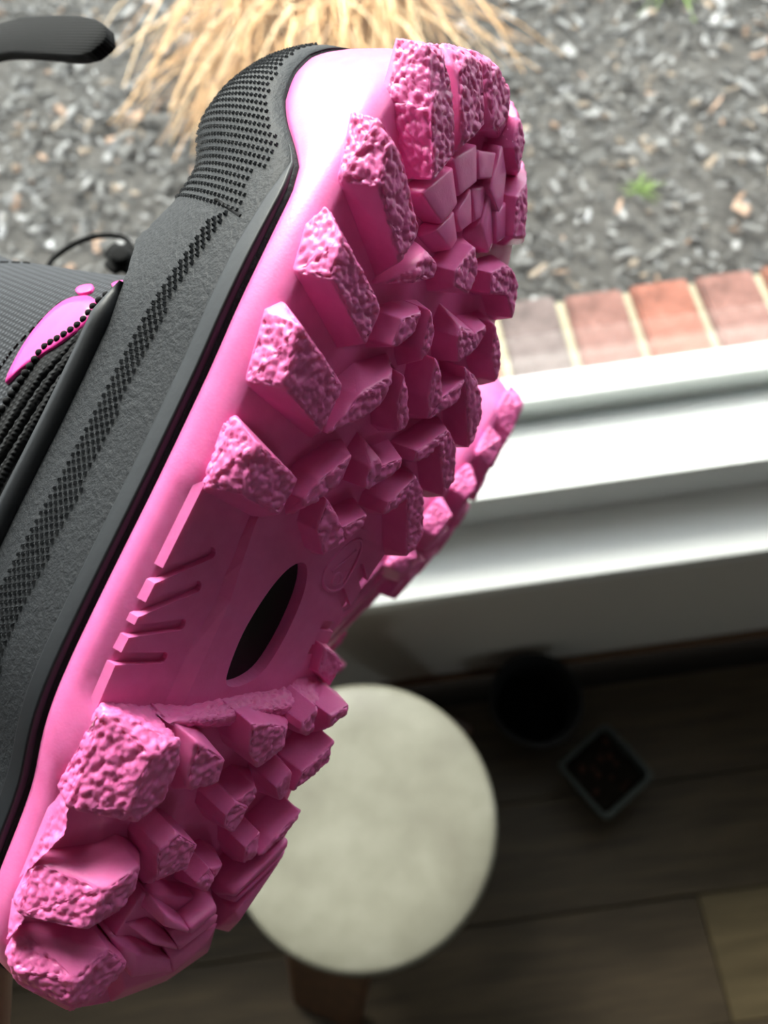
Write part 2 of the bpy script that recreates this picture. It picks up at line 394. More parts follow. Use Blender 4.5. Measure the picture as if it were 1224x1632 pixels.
for a, rb in ((-117, 0.245), (55, 0.215), (150, 0.215)):
    ca, sa = math.cos(math.radians(a)), math.sin(math.radians(a)); out = Vector((ca, sa, 0)); sd_ = Vector((-sa, ca, 0))
    V = []
    for z, r, w, t in ((0.392, 0.105, 0.050, 0.016), (0.30, 0.135, 0.057, 0.016), (0.0, rb, 0.054, 0.014)):
        c = out * r + Vector((0, 0, z))
        for (i, j) in ((-1, -1), (1, -1), (1, 1), (-1, 1)): V.append(c + sd_ * w * i + out * t * j)
    F = [(0, 3, 2, 1), (8, 9, 10, 11)] + [(4 * k + i, 4 * k + (i + 1) % 4, 4 * k + 4 + (i + 1) % 4, 4 * k + 4 + i) for k in range(2) for i in range(4)]
    o = mesh_obj('leg', V, F, leg_wood, stool); mo = o.modifiers.new('bevel', 'BEVEL'); mo.width = 0.008; mo.segments = 3

pot_mat = mat('black_pot_plastic', (0.016, 0.016, 0.017), 0.6, 0.3)
pot_dark = mat('pot_soil', (0.006, 0.005, 0.005), 0.98, 0.05)
pot_grey = mat('dark_grey_pot_plastic', (0.05, 0.06, 0.055), 0.55, 0.35)
soil2 = mat('brown_potting_soil', (0.016, 0.012, 0.009), 0.98, 0.05)
bump(soil2, noise_tex(soil2, coords(soil2), 160, 6, 0.7), 0.006, 1.0)
pot = empty('plant_pot', (0.197, 0.250, 0)); tag(pot, 'empty round black plant pot against the wall', 'plant pot')
V, F = lathe([(0.0005, 0.0), (0.052, 0.0), (0.054, 0.004), (0.066, 0.100), (0.070, 0.101), (0.0735, 0.104), (0.0735, 0.121), (0.071, 0.123), (0.067, 0.121), (0.064, 0.100), (0.052, 0.012), (0.0005, 0.012)], 56)
mesh_obj('pot', V, F, pot_mat, pot, True)
V, F = lathe([(0.0005, 0.047), (0.03, 0.045), (0.057, 0.043)], 40); mesh_obj('soil', V, F, pot_dark, pot, True)
sq = empty('square_plant_pot', (0.284, 0.134, 0)); tag(sq, 'square dark grey pot of brown soil on the floor', 'plant pot'); sq.rotation_euler = (0, 0, math.radians(31))
def sq_ring(s, z, c, n=5):
    out = []
    for q, (i, j) in enumerate(((1, 1), (-1, 1), (-1, -1), (1, -1))):
        for k in range(n):
            a = math.radians(90 * q + 90 * k / (n - 1)); out.append(((s - c) * i + c * math.cos(a), (s - c) * j + c * math.sin(a), z))
    return out
V, F = [], []
prof = [(0.037, 0.0, 0.008), (0.038, 0.003, 0.008), (0.047, 0.078, 0.010), (0.053, 0.079, 0.012), (0.053, 0.090, 0.012), (0.0505, 0.092, 0.011), (0.047, 0.090, 0.010), (0.045, 0.06, 0.010), (0.036, 0.01, 0.008)]
for s, z, c in prof: V += sq_ring(s, z, c)
n = 20
F = [(i * n + k, i * n + (k + 1) % n, (i + 1) * n + (k + 1) % n, (i + 1) * n + k) for i in range(len(prof) - 1) for k in range(n)]
F.append(tuple(range(n))[::-1]); F.append(tuple((len(prof) - 1) * n + k for k in range(n)))
mesh_obj('pot', V, F, pot_grey, sq)
bm = bmesh.new(); bmesh.ops.create_grid(bm, x_segments=24, y_segments=24, size=0.0455)
for v in bm.verts: v.co.z = 0.072 + 0.006 * noise.noise(v.co * 60) + 0.004 * noise.noise(v.co * 170)
bm_obj('soil', bm, soil2, sq, True)
rr = random.Random(5); V, F = [], []
for i in range(14):
    x, y, r = rr.uniform(-0.036, 0.036), rr.uniform(-0.036, 0.036), rr.uniform(0.003, 0.007)
    b = bmesh.new(); bmesh.ops.create_icosphere(b, subdivisions=1, radius=r); n0 = len(V)
    V += [v.co * rr.uniform(0.75, 1.2) + Vector((x, y, 0.074)) for v in b.verts]; F += [tuple(n0 + v.index for v in f.verts) for f in b.faces]; b.free()
mesh_obj('soil_lumps', V, F, mat('red_bark', (0.05, 0.022, 0.014), 0.9, 0.1), sq)['kind'] = 'stuff'

# ------------------------------------------------------------------ the boot (built in millimetres: u heel to toe, v across, w out of the sole)
SPRING = 0.0021
def w0(u): return -SPRING * max(0.0, u - 40) ** 2
def bv(u, v, w): return Vector((u * MM, v * MM, -(w + w0(u)) * MM))
VL = [(-97, 14), (-95.6, 6), (-92, -2.5), (-87, -9), (-80.5, -13.8), (-71, -17.5), (-49, -20), (-27, -24.8), (17, -25), (35, -25.2), (54, -25.6), (78, -23.4), (98.5, -18.5), (108, -13.5), (116, -7), (122, 0), (126.5, 8), (128.5, 15)]
VR = [(-97, 14), (-95.8, 21), (-92, 28.5), (-86, 35), (-75, 40), (-60, 45), (-40, 44), (-22, 39), (-7, 33), (5, 35), (18, 38.5), (30, 40), (45, 43), (60, 45.5), (75, 45.5), (90, 43.5), (105, 42.5), (116, 39), (123, 32), (127, 23), (128.5, 15)]
def dense(t):
    c = catmull([(u, v, 0) for u, v in t], 10); return [p.x for p in c], [p.y for p in c]
ul_, vl_ = dense(VL); ur_, vr_ = dense(VR)
def vL(u): return float(np.interp(u, ul_, vl_))
def vR(u): return float(np.interp(u, ur_, vr_))
NU = 120
US = [(-97 + 225.5 * (1 - math.cos(math.pi * i / NU)) / 2) for i in range(NU + 1)]
LOOP = [(u, vL(u)) for u in US] + [(u, vR(u)) for u in US[-2:0:-1]]
NL = len(LOOP)
NRM = []
for i in range(NL):
    a, b = Vector(LOOP[i - 3]), Vector(LOOP[(i + 3) % NL]); t = (b - a).normalized(); NRM.append(Vector((-t.y, t.x)))
if NRM[NU // 2].y > 0: NRM = [-n for n in NRM]
def pinktop(u): return float(np.interp(u, [-200, 74, 80, 85, 90, 95, 105, 112, 140], [-9.3, -9.3, -11, -16, -21.5, -25.5, -29.5, -32, -33]))
def basew(u):
    if u < -29: return 2.0
    if u < -26.5: return -1.4 + (-26.5 - u) / 2.5 * 3.4
    if u < 16: return -1.4
    if u < 17.5: return -1.4 + (u - 16) / 1.5 * 1.4
    return 0.0
def rings(specs):
    """specs: list of functions i,u -> (offset, w); returns verts ring by ring"""
    out = []
    for f in specs:
        for i, (u, v) in enumerate(LOOP):
            o, w = f(i, u); o *= float(np.interp(u, [-95, -78], [0.35, 1.0])) if o > 0 else 1.0; out.append(bv(u + NRM[i].x * o, v + NRM[i].y * o, w))
    return out
def ring_faces(k, flip=False):
    F = []
    for r in range(k - 1):
        for i in range(NL):
            j = (i + 1) % NL; q = (r * NL + i, r * NL + j, (r + 1) * NL + j, (r + 1) * NL + i); F.append(q[::-1] if flip else q)
    return F

def make_lug(kind, h, pts, parent, name='tread_lug'):
    bm = bmesh.new()
    P = [Vector(p[:3]) for p in pts]
    tops = [Vector(p[:3]) for p in pts if p[3] == 'T'] or P
    c = sum(tops, Vector()) / len(tops)
    for p in list(P):
        if p.z > 0.5 * h:
            d = Vector((p.x - c.x, p.y - c.y, 0)); d = d.normalized() * min(0.7, d.length * 0.3) if d.length > 1e-4 else d
            P.append(Vector((p.x + d.x, p.y + d.y, -1.5)))
        elif p.z > -1: P.append(Vector((p.x, p.y + (1.5 if kind[0] == 's' and p.y < -10 else 0), p.z - 2.0)))
    for p in P: bm.verts.new(p)
    r = bmesh.ops.convex_hull(bm, input=list(bm.verts))
    bmesh.ops.delete(bm, geom=[v for v in bm.verts if not v.link_faces], context='VERTS')
    bmesh.ops.dissolve_limit(bm, angle_limit=math.radians(7), verts=list(bm.verts), edges=list(bm.edges))
    smooth = kind[0] == 'n'
    bmesh.ops.bevel(bm, geom=[e for e in bm.edges if min(v.co.z for v in e.verts) > -1.4], offset=0.45 if smooth else 0.7, segments=2 if smooth else 3, affect='EDGES', clamp_overlap=True, profile=0.5)
    bmesh.ops.triangulate(bm, faces=list(bm.faces))
    lim = 2.5 if smooth else 0.5
    for it in range(6):
        ed = [e for e in bm.edges if e.calc_length() > lim * 1.35]
        if not ed: break
        bmesh.ops.subdivide_edges(bm, edges=ed, cuts=1)
        bmesh.ops.triangulate(bm, faces=[f for f in bm.faces if len(f.verts) > 3])
    bmesh.ops.recalc_face_normals(bm, faces=list(bm.faces))
    if not smooth:
        bm.normal_update(); mask = {}
        for v in bm.verts:
            s = 0.0; n = 0
            for f in v.link_faces:
                nn = f.normal; n += 1
                ok = nn.z > 0.55 or (kind[0] == 's' and nn.y < -0.3 and nn.x > -0.75 and nn.x < 0.5) or (kind.endswith('t') and nn.x > 0.3)
                s += 1.0 if ok else 0.0
            m = s / max(n, 1); mask[v] = m * m if v.co.z > -0.9 else 0.0
        seed = Vector((random.uniform(0, 50), 0, 0))
        for v in bm.verts:
            if mask[v] > 0.05:
                q = v.co * 0.70 + noise.noise_vector(v.co * 0.45) * 0.22
                d, _ = noise.voronoi(q); d2, _ = noise.voronoi(q * 1.55 + Vector((7, 3, 1)))
                dome = math.sqrt(max(0.0, 1 - (d[0] / 0.72) ** 2)); dome2 = math.sqrt(max(0.0, 1 - (d2[0] / 0.72) ** 2))
                v.co += v.normal * mask[v] * (0.60 * dome + 0.22 * dome2 - 0.62 + 0.30 * noise.noise(v.co * 0.3))
    for v in bm.verts: v.co = bv(*v.co)
    bmesh.ops.reverse_faces(bm, faces=list(bm.faces))
    return bm_obj(name, bm, pink, parent, True)

LUGS = [
    ('s',8.0,[(26.2,-11.0,8.0,'T'),(18.6,-11.7,8.0,'T'),(19.7,-22.7,8.0,'T'),(29.0,-25.3,8.0,'T'),(32.0,-27,1.6,'S'),(20.1,-27,2.2,'S'),(17.8,-27,2.0,'S'),(15.4,-8.3,0.0,'B'),(16.8,-24.2,0.0,'B')]),
    ('s',8.0,[(46.0,-11.3,8.0,'T'),(36.5,-11.0,8.0,'T'),(40.0,-25.5,8.0,'T'),(50.7,-28.0,8.0,'T'),(54.1,-27,0.3,'S'),(39.9,-27,0.3,'S'),(38.2,-27,0.4,'S'),(34.6,-4.4,0.0,'B'),(37.4,-25.4,0.0,'B')]),
    ('s',8.0,[(62.8,-9.8,8.0,'T'),(55.0,-10.2,8.0,'T'),(60.7,-25.6,8.0,'T'),(68.1,-26.8,8.0,'T'),(73.1,-27,1.2,'S'),(64.3,-27,-0.4,'S'),(59.7,-27,0.4,'S'),(52.9,-8.5,0.0,'B'),(59.0,-25.4,0.0,'B')]),
    ('s',8.0,[(80.5,-7.4,8.0,'T'),(72.5,-9.7,8.0,'T'),(81.0,-22.2,8.0,'T'),(88.2,-23.6,8.0,'T'),(88.7,-18.6,8.0,'T'),(91.5,-25.5,5.8,'S'),(90.3,-25.5,1.6,'S'),(79.5,-25.5,0.6,'S'),(69.7,-6.2,0.0,'B'),(78.9,-23.9,0.0,'B')]),
    ('st',8.0,[(101.3,-14.6,8.0,'T'),(91.2,-7.8,8.0,'T'),(100.2,-3.2,8.0,'T'),(110.1,-9.6,8.0,'T'),(111.8,-14.1,8.0,'T'),(104.4,-14.3,8.0,'T'),(100.8,-17.1,0.0,'B'),(100.8,-15.5,0.0,'B'),(91.9,-5.7,0.0,'B'),(101.1,-18.0,-3.0,'W'),(105.2,-16.8,-3.0,'W'),(111.5,-14.9,-3.0,'W'),(115.5,-13.5,-3.0,'W'),(112.3,-18.8,6.0,'W'),(115.7,-14.0,6.0,'W')]),
    ('pt',8.0,[(115.4,-8.0,8.0,'T'),(120.4,-6.0,8.0,'T'),(122.8,-0.1,8.0,'T'),(111.6,4.7,8.0,'T'),(104.0,-0.9,8.0,'T'),(108.3,-4.8,8.0,'T'),(114.9,-9.3,6.0,'W'),(102.0,-0.6,6.0,'W'),(119.2,-10.3,4.0,'W'),(124.5,-2.4,4.0,'W')]),
    ('pt',8.0,[(124.3,3.9,8.0,'T'),(127.3,6.3,8.0,'T'),(127.5,12.9,8.0,'T'),(120.9,13.9,8.0,'T'),(115.2,10.4,8.0,'T'),(115.1,8.4,8.0,'T'),(125.1,3.0,6.0,'W'),(113.3,8.5,6.0,'W'),(124.0,24.5,2.0,'W'),(120.0,21.5,2.0,'W'),(125.5,-0.9,5.0,'W'),(129.0,5.0,5.0,'W')]),
    ('p',8.0,[(124.8,19.2,8.0,'T'),(122.2,24.5,8.0,'T'),(114.4,24.0,8.0,'T'),(117.4,20.3,8.0,'T'),(131.4,22.6,3.0,'W'),(131.9,27.6,3.0,'W'),(118.6,22.2,3.0,'W'),(117.3,32.3,3.0,'W')]),
    ('p',8.0,[(108.7,25.7,8.0,'T'),(115.1,29.3,8.0,'T'),(110.1,31.8,8.0,'T'),(102.8,33.6,8.0,'T'),(100.2,28.4,8.0,'T'),(124.6,36.1,2.0,'W'),(113.3,31.5,2.0,'W'),(100.4,34.5,2.0,'W'),(106.4,44.1,2.0,'W')]),
    ('n',5.5,[(88.4,-7.4,5.5,'T'),(99.1,0.5,5.5,'T'),(94.3,5.5,5.5,'T'),(87.8,1.7,5.5,'T'),(87.2,-2.8,2.0,'W'),(88.2,6.2,2.0,'W')]),
    ('n',4.5,[(85.9,2.2,4.5,'T'),(92.7,6.5,4.5,'T'),(88.7,10.7,4.5,'T'),(85.7,9.6,4.5,'T'),(83.9,1.9,1.0,'W'),(83.9,8.7,1.0,'W')]),
    ('n',5.5,[(100.8,-0.2,5.5,'T'),(109.0,7.3,5.5,'T'),(102.6,10.7,5.5,'T'),(96.0,5.6,5.5,'T')]),
    ('n',4.5,[(92.8,7.4,4.5,'T'),(100.6,10.6,4.5,'T'),(94.9,14.4,4.5,'T'),(90.6,10.9,4.5,'T')]),
    ('n',5.5,[(108.5,8.4,5.5,'T'),(113.1,16.0,5.5,'T'),(107.2,16.5,5.5,'T'),(103.5,11.2,5.5,'T')]),
    ('n',4.0,[(101.4,11.8,4.0,'T'),(105.7,17.5,4.0,'T'),(98.6,18.3,4.0,'T'),(96.1,16.1,4.0,'T')]),
    ('n',4.5,[(97.1,18.2,4.5,'T'),(105.6,18.3,4.5,'T'),(96.6,25.5,4.5,'T'),(93.4,24.6,4.5,'T'),(97.1,21.2,4.5,'T'),(93.2,18.1,0.0,'B'),(93.5,26.5,0.0,'B')]),
    ('n',5.5,[(101.9,21.8,5.5,'T'),(106.6,25.2,5.5,'T'),(99.9,28.6,5.5,'T'),(96.4,25.4,5.5,'T')]),
    ('n',5.5,[(104.7,16.5,5.5,'T'),(116.4,18.4,5.5,'T'),(112.4,22.5,5.5,'T'),(105.9,24.0,5.5,'T'),(102.6,23.0,5.5,'T')]),
    ('p',7.0,[(79.2,-1.8,7.0,'T'),(79.3,3.1,7.0,'T'),(76.4,3.6,7.0,'T'),(72.1,-2.1,7.0,'T'),(74.0,-2.9,7.0,'T'),(81.6,-0.8,2.0,'W'),(68.1,-7.0,2.0,'W')]),
    ('p',8.0,[(80.9,8.7,8.0,'T'),(88.9,12.7,8.0,'T'),(85.7,16.7,8.0,'T'),(79.8,16.9,8.0,'T'),(78.1,10.1,8.0,'T'),(93.2,18.1,0.0,'B'),(83.0,11.0,0.0,'B'),(76.1,11.7,0.0,'B')]),
    ('p',8.0,[(88.1,22.9,8.0,'T'),(92.2,27.3,8.0,'T'),(93.6,30.5,8.0,'T'),(92.7,36.6,8.0,'T'),(90.4,36.8,8.0,'T'),(88.1,33.3,8.0,'T'),(84.1,25.3,8.0,'T'),(97.3,33.3,0.0,'B'),(91.1,28.7,0.0,'B'),(84.8,29.8,0.0,'B')]),
    ('p',8.0,[(91.7,32.3,8.0,'T'),(92.8,36.4,8.0,'T'),(89.6,37.5,8.0,'T'),(84.4,38.4,8.0,'T'),(87.5,32.6,8.0,'T'),(84.4,43.4,0.0,'B'),(86.6,36.4,0.0,'B')]),
    ('p',8.0,[(64.0,-3.2,8.0,'T'),(68.1,1.9,8.0,'T'),(63.6,2.5,8.0,'T'),(59.2,-0.8,8.0,'T'),(58.2,-2.9,8.0,'T'),(68.3,0.7,0.0,'B'),(72.5,8.4,0.0,'B'),(56.8,-1.0,0.0,'B')]),
    ('p',8.0,[(61.9,7.2,8.0,'T'),(70.0,5.0,8.0,'T'),(66.9,9.3,8.0,'T'),(63.7,9.7,8.0,'T'),(60.2,8.5,8.0,'T'),(73.0,9.3,0.0,'B'),(61.4,7.4,0.0,'B'),(57.8,11.3,0.0,'B')]),
    ('p',8.0,[(69.9,17.4,8.0,'T'),(72.1,17.5,8.0,'T'),(73.9,24.1,8.0,'T'),(71.8,27.3,8.0,'T'),(65.6,21.8,8.0,'T'),(76.6,17.5,0.0,'B'),(67.3,20.2,0.0,'B'),(64.4,22.5,0.0,'B')]),
    ('p',8.0,[(73.9,24.1,8.0,'T'),(77.3,27.1,8.0,'T'),(74.9,27.8,8.0,'T'),(71.6,26.7,8.0,'T'),(66.2,21.8,8.0,'T'),(77.7,26.1,0.0,'B'),(81.2,32.5,0.0,'B')]),
    ('p',8.0,[(72.9,34.4,8.0,'T'),(79.5,30.9,8.0,'T'),(76.4,37.3,8.0,'T'),(72.2,39.8,8.0,'T'),(68.9,40.8,8.0,'T'),(83.3,34.4,0.0,'B'),(70.2,36.5,0.0,'B'),(68.1,47.3,0.0,'B')]),
    ('p',8.0,[(46.3,-6.0,8.0,'T'),(54.2,1.4,8.0,'T'),(48.0,1.9,8.0,'T'),(44.1,-0.5,8.0,'T'),(40.4,-7.5,8.0,'T'),(36.8,-9.1,8.0,'T'),(52.8,-2.5,0.0,'B'),(59.2,6.5,0.0,'B'),(39.3,-2.9,0.0,'B')]),
    ('p',8.0,[(49.5,6.5,8.0,'T'),(55.2,4.4,8.0,'T'),(52.7,7.8,8.0,'T'),(46.8,13.3,8.0,'T'),(44.4,10.7,8.0,'T'),(57.3,11.4,0.0,'B'),(45.3,10.7,0.0,'B'),(43.4,14.6,0.0,'B')]),
    ('p',8.0,[(54.7,16.0,8.0,'T'),(62.7,13.2,8.0,'T'),(61.1,16.6,8.0,'T'),(58.3,18.8,8.0,'T'),(56.7,20.9,8.0,'T'),(50.8,19.3,8.0,'T'),(64.5,19.5,0.0,'B'),(54.9,18.8,0.0,'B'),(49.9,23.6,0.0,'B')]),
    ('p',8.0,[(56.7,20.9,8.0,'T'),(63.7,26.8,8.0,'T'),(61.7,27.0,8.0,'T'),(57.7,27.0,8.0,'T'),(51.1,20.0,8.0,'T'),(63.5,29.0,0.0,'B'),(68.5,34.5,0.0,'B')]),
    ('p',8.0,[(57.2,34.8,8.0,'T'),(65.8,25.1,8.0,'T'),(66.0,30.5,8.0,'T'),(63.0,36.7,8.0,'T'),(59.4,40.0,8.0,'T'),(54.6,40.5,8.0,'T'),(50.9,39.8,8.0,'T'),(68.2,33.6,0.0,'B'),(56.5,37.9,0.0,'B'),(51.1,47.6,0.0,'B')]),
    ('p',8.0,[(28.0,-5.6,8.0,'T'),(33.6,0.4,8.0,'T'),(35.3,-0.0,8.0,'T'),(29.3,0.8,8.0,'T'),(25.2,-2.4,8.0,'T'),(21.9,-6.1,8.0,'T'),(23.1,-7.5,8.0,'T'),(28.9,-6.0,0.0,'B'),(38.1,4.6,0.0,'B'),(17.0,-2.4,0.0,'B')]),
    ('p',8.0,[(35.1,7.3,8.0,'T'),(37.7,9.4,8.0,'T'),(35.5,12.0,8.0,'T'),(30.7,10.6,8.0,'T'),(30.6,8.7,8.0,'T'),(41.4,7.7,0.0,'B'),(32.7,8.8,0.0,'B'),(31.1,11.3,0.0,'B')]),
    ('p',8.0,[(36.4,10.5,8.0,'T'),(40.3,16.3,8.0,'T'),(38.1,17.5,8.0,'T'),(34.9,14.9,8.0,'T'),(31.1,10.6,8.0,'T'),(40.6,15.2,0.0,'B'),(43.5,19.2,0.0,'B')]),
    ('p',8.0,[(43.3,20.3,8.0,'T'),(51.7,28.2,8.0,'T'),(48.1,27.6,8.0,'T'),(44.2,25.4,8.0,'T'),(40.9,21.3,8.0,'T'),(45.5,22.0,0.0,'B'),(54.9,34.5,0.0,'B'),(42.0,22.7,0.0,'B'),(40.6,27.7,0.0,'B')]),
    ('p',8.0,[(43.1,36.6,8.0,'T'),(47.9,26.9,8.0,'T'),(51.5,28.9,8.0,'T'),(49.7,34.4,8.0,'T'),(42.9,40.1,8.0,'T'),(37.5,39.3,8.0,'T'),(47.5,34.8,0.0,'B'),(41.7,35.7,0.0,'B'),(35.7,44.7,0.0,'B')]),
    ('p',8.0,[(18.5,0.6,8.0,'T'),(25.1,-0.7,8.0,'T'),(22.6,5.0,8.0,'T'),(18.8,10.8,8.0,'T'),(14.0,6.3,8.0,'T'),(25.3,7.0,0.0,'B'),(18.2,0.6,0.0,'B'),(14.8,5.3,0.0,'B'),(12.3,11.2,0.0,'B')]),
    ('p',8.0,[(21.1,7.8,8.0,'T'),(25.8,13.8,8.0,'T'),(22.7,14.1,8.0,'T'),(18.8,11.1,8.0,'T'),(23.8,13.8,0.0,'B'),(28.0,17.1,0.0,'B')]),
    ('p',8.0,[(30.2,19.3,8.0,'T'),(38.4,24.7,8.0,'T'),(35.1,25.0,8.0,'T'),(30.9,23.4,8.0,'T'),(27.3,19.6,8.0,'T'),(29.7,21.3,0.0,'B'),(40.0,32.2,0.0,'B'),(26.9,21.8,0.0,'B'),(25.6,24.7,0.0,'B')]),
    ('p',8.0,[(27.4,30.4,8.0,'T'),(34.3,23.5,8.0,'T'),(38.2,24.9,8.0,'T'),(36.2,29.9,8.0,'T'),(27.6,38.0,8.0,'T'),(23.2,38.1,8.0,'T'),(20.5,35.7,8.0,'T'),(30.8,32.3,0.0,'B'),(25.2,31.3,0.0,'B'),(18.0,39.3,0.0,'B')]),
    ('st',12.0,[(-26.6,-13.2,12.0,'T'),(-31.0,-10.9,12.0,'T'),(-39.6,-10.2,12.0,'T'),(-43.5,-14.4,12.0,'T'),(-40.7,-17.8,12.0,'T'),(-29.5,-18.8,12.0,'T'),(-28.8,-24,-1.9,'S'),(-44.0,-24,-1.0,'S'),(-45.2,-24,4.0,'S'),(-25.5,-25.7,2.0,'W'),(-28.0,-17.9,2.0,'W'),(-27.0,-17.0,2.0,'B')]),
    ('p',12.0,[(-26.9,-8.7,12.0,'T'),(-30.8,1.3,12.0,'T'),(-36.0,2.7,12.0,'T'),(-36.9,-5.5,12.0,'T'),(-32.5,-7.1,12.0,'T'),(-29.7,-6.3,6.0,'W'),(-41.0,-2.6,6.0,'W'),(-27.6,-7.2,4.0,'W'),(-27.3,-2.9,4.0,'W'),(-25.1,-13.2,2.0,'B')]),
    ('p',12.0,[(-22.8,4.0,12.0,'T'),(-22.4,8.6,12.0,'T'),(-22.9,15.2,12.0,'T'),(-28.8,17.7,12.0,'T'),(-33.3,13.0,12.0,'T'),(-29.8,7.9,12.0,'T'),(-25.7,8.6,3.0,'W'),(-32.6,10.2,3.0,'W'),(-23.9,7.5,5.0,'W'),(-22.8,16.0,5.0,'W'),(-23.9,24.8,5.0,'W')]),
    ('p',12.0,[(-22.2,20.7,12.0,'T'),(-18.1,23.5,12.0,'T'),(-23.8,25.9,12.0,'T'),(-25.4,24.7,12.0,'T'),(-23.9,21.1,12.0,'T'),(-22.2,23.2,4.0,'W'),(-28.0,27.9,4.0,'W')]),
    ('p',12.0,[(-19.8,29.6,12.0,'T'),(-16.8,35.0,12.0,'T'),(-19.1,36.4,12.0,'T'),(-22.9,31.3,12.0,'T'),(-20.6,32.4,6.0,'W'),(-27.9,35.3,6.0,'W'),(-16.4,34.7,3.0,'W'),(-18.0,42.5,3.0,'W')]),
    ('pt',7,[(-26.0,-12.9,7,'T'),(-26.0,-5.6,7,'T'),(-23.4,3.9,7,'T'),(-21.6,13.1,7,'T'),(-20.4,19.9,7,'T'),(-19.7,30.5,7,'T'),(-18.8,40.9,7,'T'),(-26.5,-9.6,0.0,'B'),(-25.6,-4.0,0.0,'B'),(-22.1,10.1,0.0,'B'),(-16.0,31.5,0.0,'B'),(-15.6,33.8,0.0,'B'),(-28.2,-8.5,5.0,'W'),(-27.2,5.4,5.0,'W'),(-24.8,22.9,5.0,'W'),(-22.3,34.8,5.0,'W')]),
    ('p',12.0,[(-44.0,10.0,12.0,'T'),(-41.0,11.2,12.0,'T'),(-42.5,16.1,12.0,'T'),(-45.4,16.0,12.0,'T'),(-48.5,15.0,12.0,'T'),(-46.8,11.1,12.0,'T'),(-42.3,14.8,2.0,'B'),(-49.1,13.6,2.0,'B'),(-51.2,15.9,2.0,'B')]),
    ('p',11.0,[(-41.4,12.4,11.0,'T'),(-38.3,16.6,11.0,'T'),(-41.0,18.1,11.0,'T'),(-43.4,17.7,11.0,'T'),(-45.7,20.4,2.0,'B'),(-39.2,24.1,2.0,'B')]),
    ('p',12.0,[(-38.0,22.5,12.0,'T'),(-33.8,24.8,12.0,'T'),(-39.8,28.2,12.0,'T'),(-41.6,26.1,12.0,'T'),(-40.0,26.3,2.0,'B'),(-34.8,30.1,2.0,'B'),(-45.9,31.4,2.0,'B')]),
    ('p',12.0,[(-34.4,29.5,12.0,'T'),(-26.4,36.6,12.0,'T'),(-32.2,37.7,12.0,'T'),(-39.5,30.0,12.0,'T'),(-36.5,33.7,2.0,'B'),(-29.7,45.8,2.0,'B'),(-40.0,39.1,2.0,'B')]),
    ('p',12.0,[(-50.0,-4.9,12.0,'T'),(-46.7,-2.5,12.0,'T'),(-50.3,5.3,12.0,'T'),(-55.4,5.8,12.0,'T'),(-56.7,-1.9,12.0,'T'),(-51.8,-4.7,12.0,'T'),(-54.4,-0.2,2.0,'B'),(-50.9,3.7,2.0,'B'),(-66.6,5.8,2.0,'B')]),
    ('p',12.0,[(-60.0,11.0,12.0,'T'),(-56.8,12.9,12.0,'T'),(-59.7,16.5,12.0,'T'),(-63.1,16.3,12.0,'T'),(-66.7,16.2,2.0,'B'),(-59.7,18.6,2.0,'B')]),
    ('p',11.0,[(-57.7,14.4,11.0,'T'),(-57.1,18.2,11.0,'T'),(-61.1,18.3,11.0,'T'),(-63.1,22.8,2.0,'B'),(-59.6,25.0,2.0,'B')]),
    ('p',12.0,[(-52.9,21.9,12.0,'T'),(-49.5,24.7,12.0,'T'),(-55.2,27.4,12.0,'T'),(-57.2,24.5,12.0,'T'),(-61.3,28.2,2.0,'B'),(-52.4,30.6,2.0,'B'),(-63.9,31.6,2.0,'B')]),
    ('p',12.0,[(-51.8,30.4,12.0,'T'),(-45.1,36.5,12.0,'T'),(-51.0,34.7,12.0,'T'),(-55.5,28.5,12.0,'T'),(-56.6,38.3,2.0,'B'),(-50.6,48.5,2.0,'B'),(-64.0,43.2,2.0,'B')]),
    ('s',12.0,[(-57.1,-14.2,12.0,'T'),(-53.4,-8.1,12.0,'T'),(-58.5,-6.6,12.0,'T'),(-62.9,-7.7,12.0,'T'),(-65.8,-14.1,12.0,'T'),(-59.2,-12.2,5.0,'W'),(-58.4,-22,-0.6,'S'),(-67.3,-22,-0.7,'S'),(-68.2,-22,1.8,'S'),(-56.2,-16.2,1.0,'W'),(-58.0,-10.7,2.0,'B'),(-55.3,0.1,2.0,'B')]),
    ('s',12.0,[(-76.9,-10.5,12.0,'T'),(-71.4,-5.8,12.0,'T'),(-76.3,1.8,12.0,'T'),(-83.0,-1.7,12.0,'T'),(-82.8,-8.4,12.0,'T'),(-73.3,-18,-1.2,'S'),(-78.9,-18,-0.6,'S'),(-79.7,-18,2.5,'S'),(-82.3,-6.1,2.0,'W'),(-86.9,-1.1,2.0,'W'),(-84.1,-14.4,2.0,'W'),(-95.5,3.3,2.0,'W'),(-80.0,-6.7,2.0,'B'),(-78.5,3.9,2.0,'B')]),
    ('n',12.0,[(-71.4,15.7,12.0,'T'),(-67.0,21.3,12.0,'T'),(-69.0,22.7,12.0,'T'),(-73.0,17.2,12.0,'T'),(-70.7,15.4,8.0,'W'),(-67.4,23.5,8.0,'W')]),
    ('n',11.8,[(-66.3,6.0,11.8,'T'),(-71.6,16.0,11.8,'T'),(-73.0,16.6,11.8,'T'),(-69.4,7.4,11.8,'T'),(-63.8,3.0,8.0,'W'),(-70.7,15.4,8.0,'W'),(-67.2,3.4,8.0,'W')]),
    ('n',11.1,[(-76.2,15.7,11.1,'T'),(-70.6,24.5,11.1,'T'),(-72.6,25.6,11.1,'T'),(-77.7,17.1,11.1,'T'),(-73.7,13.2,9.0,'W')]),
    ('n',10.9,[(-73.2,7.8,10.9,'T'),(-76.4,16.0,10.9,'T'),(-77.8,16.8,10.9,'T'),(-74.2,7.5,10.9,'T'),(-70.5,1.1,8.0,'W'),(-70.6,6.8,8.0,'W'),(-74.2,13.1,8.0,'W')]),
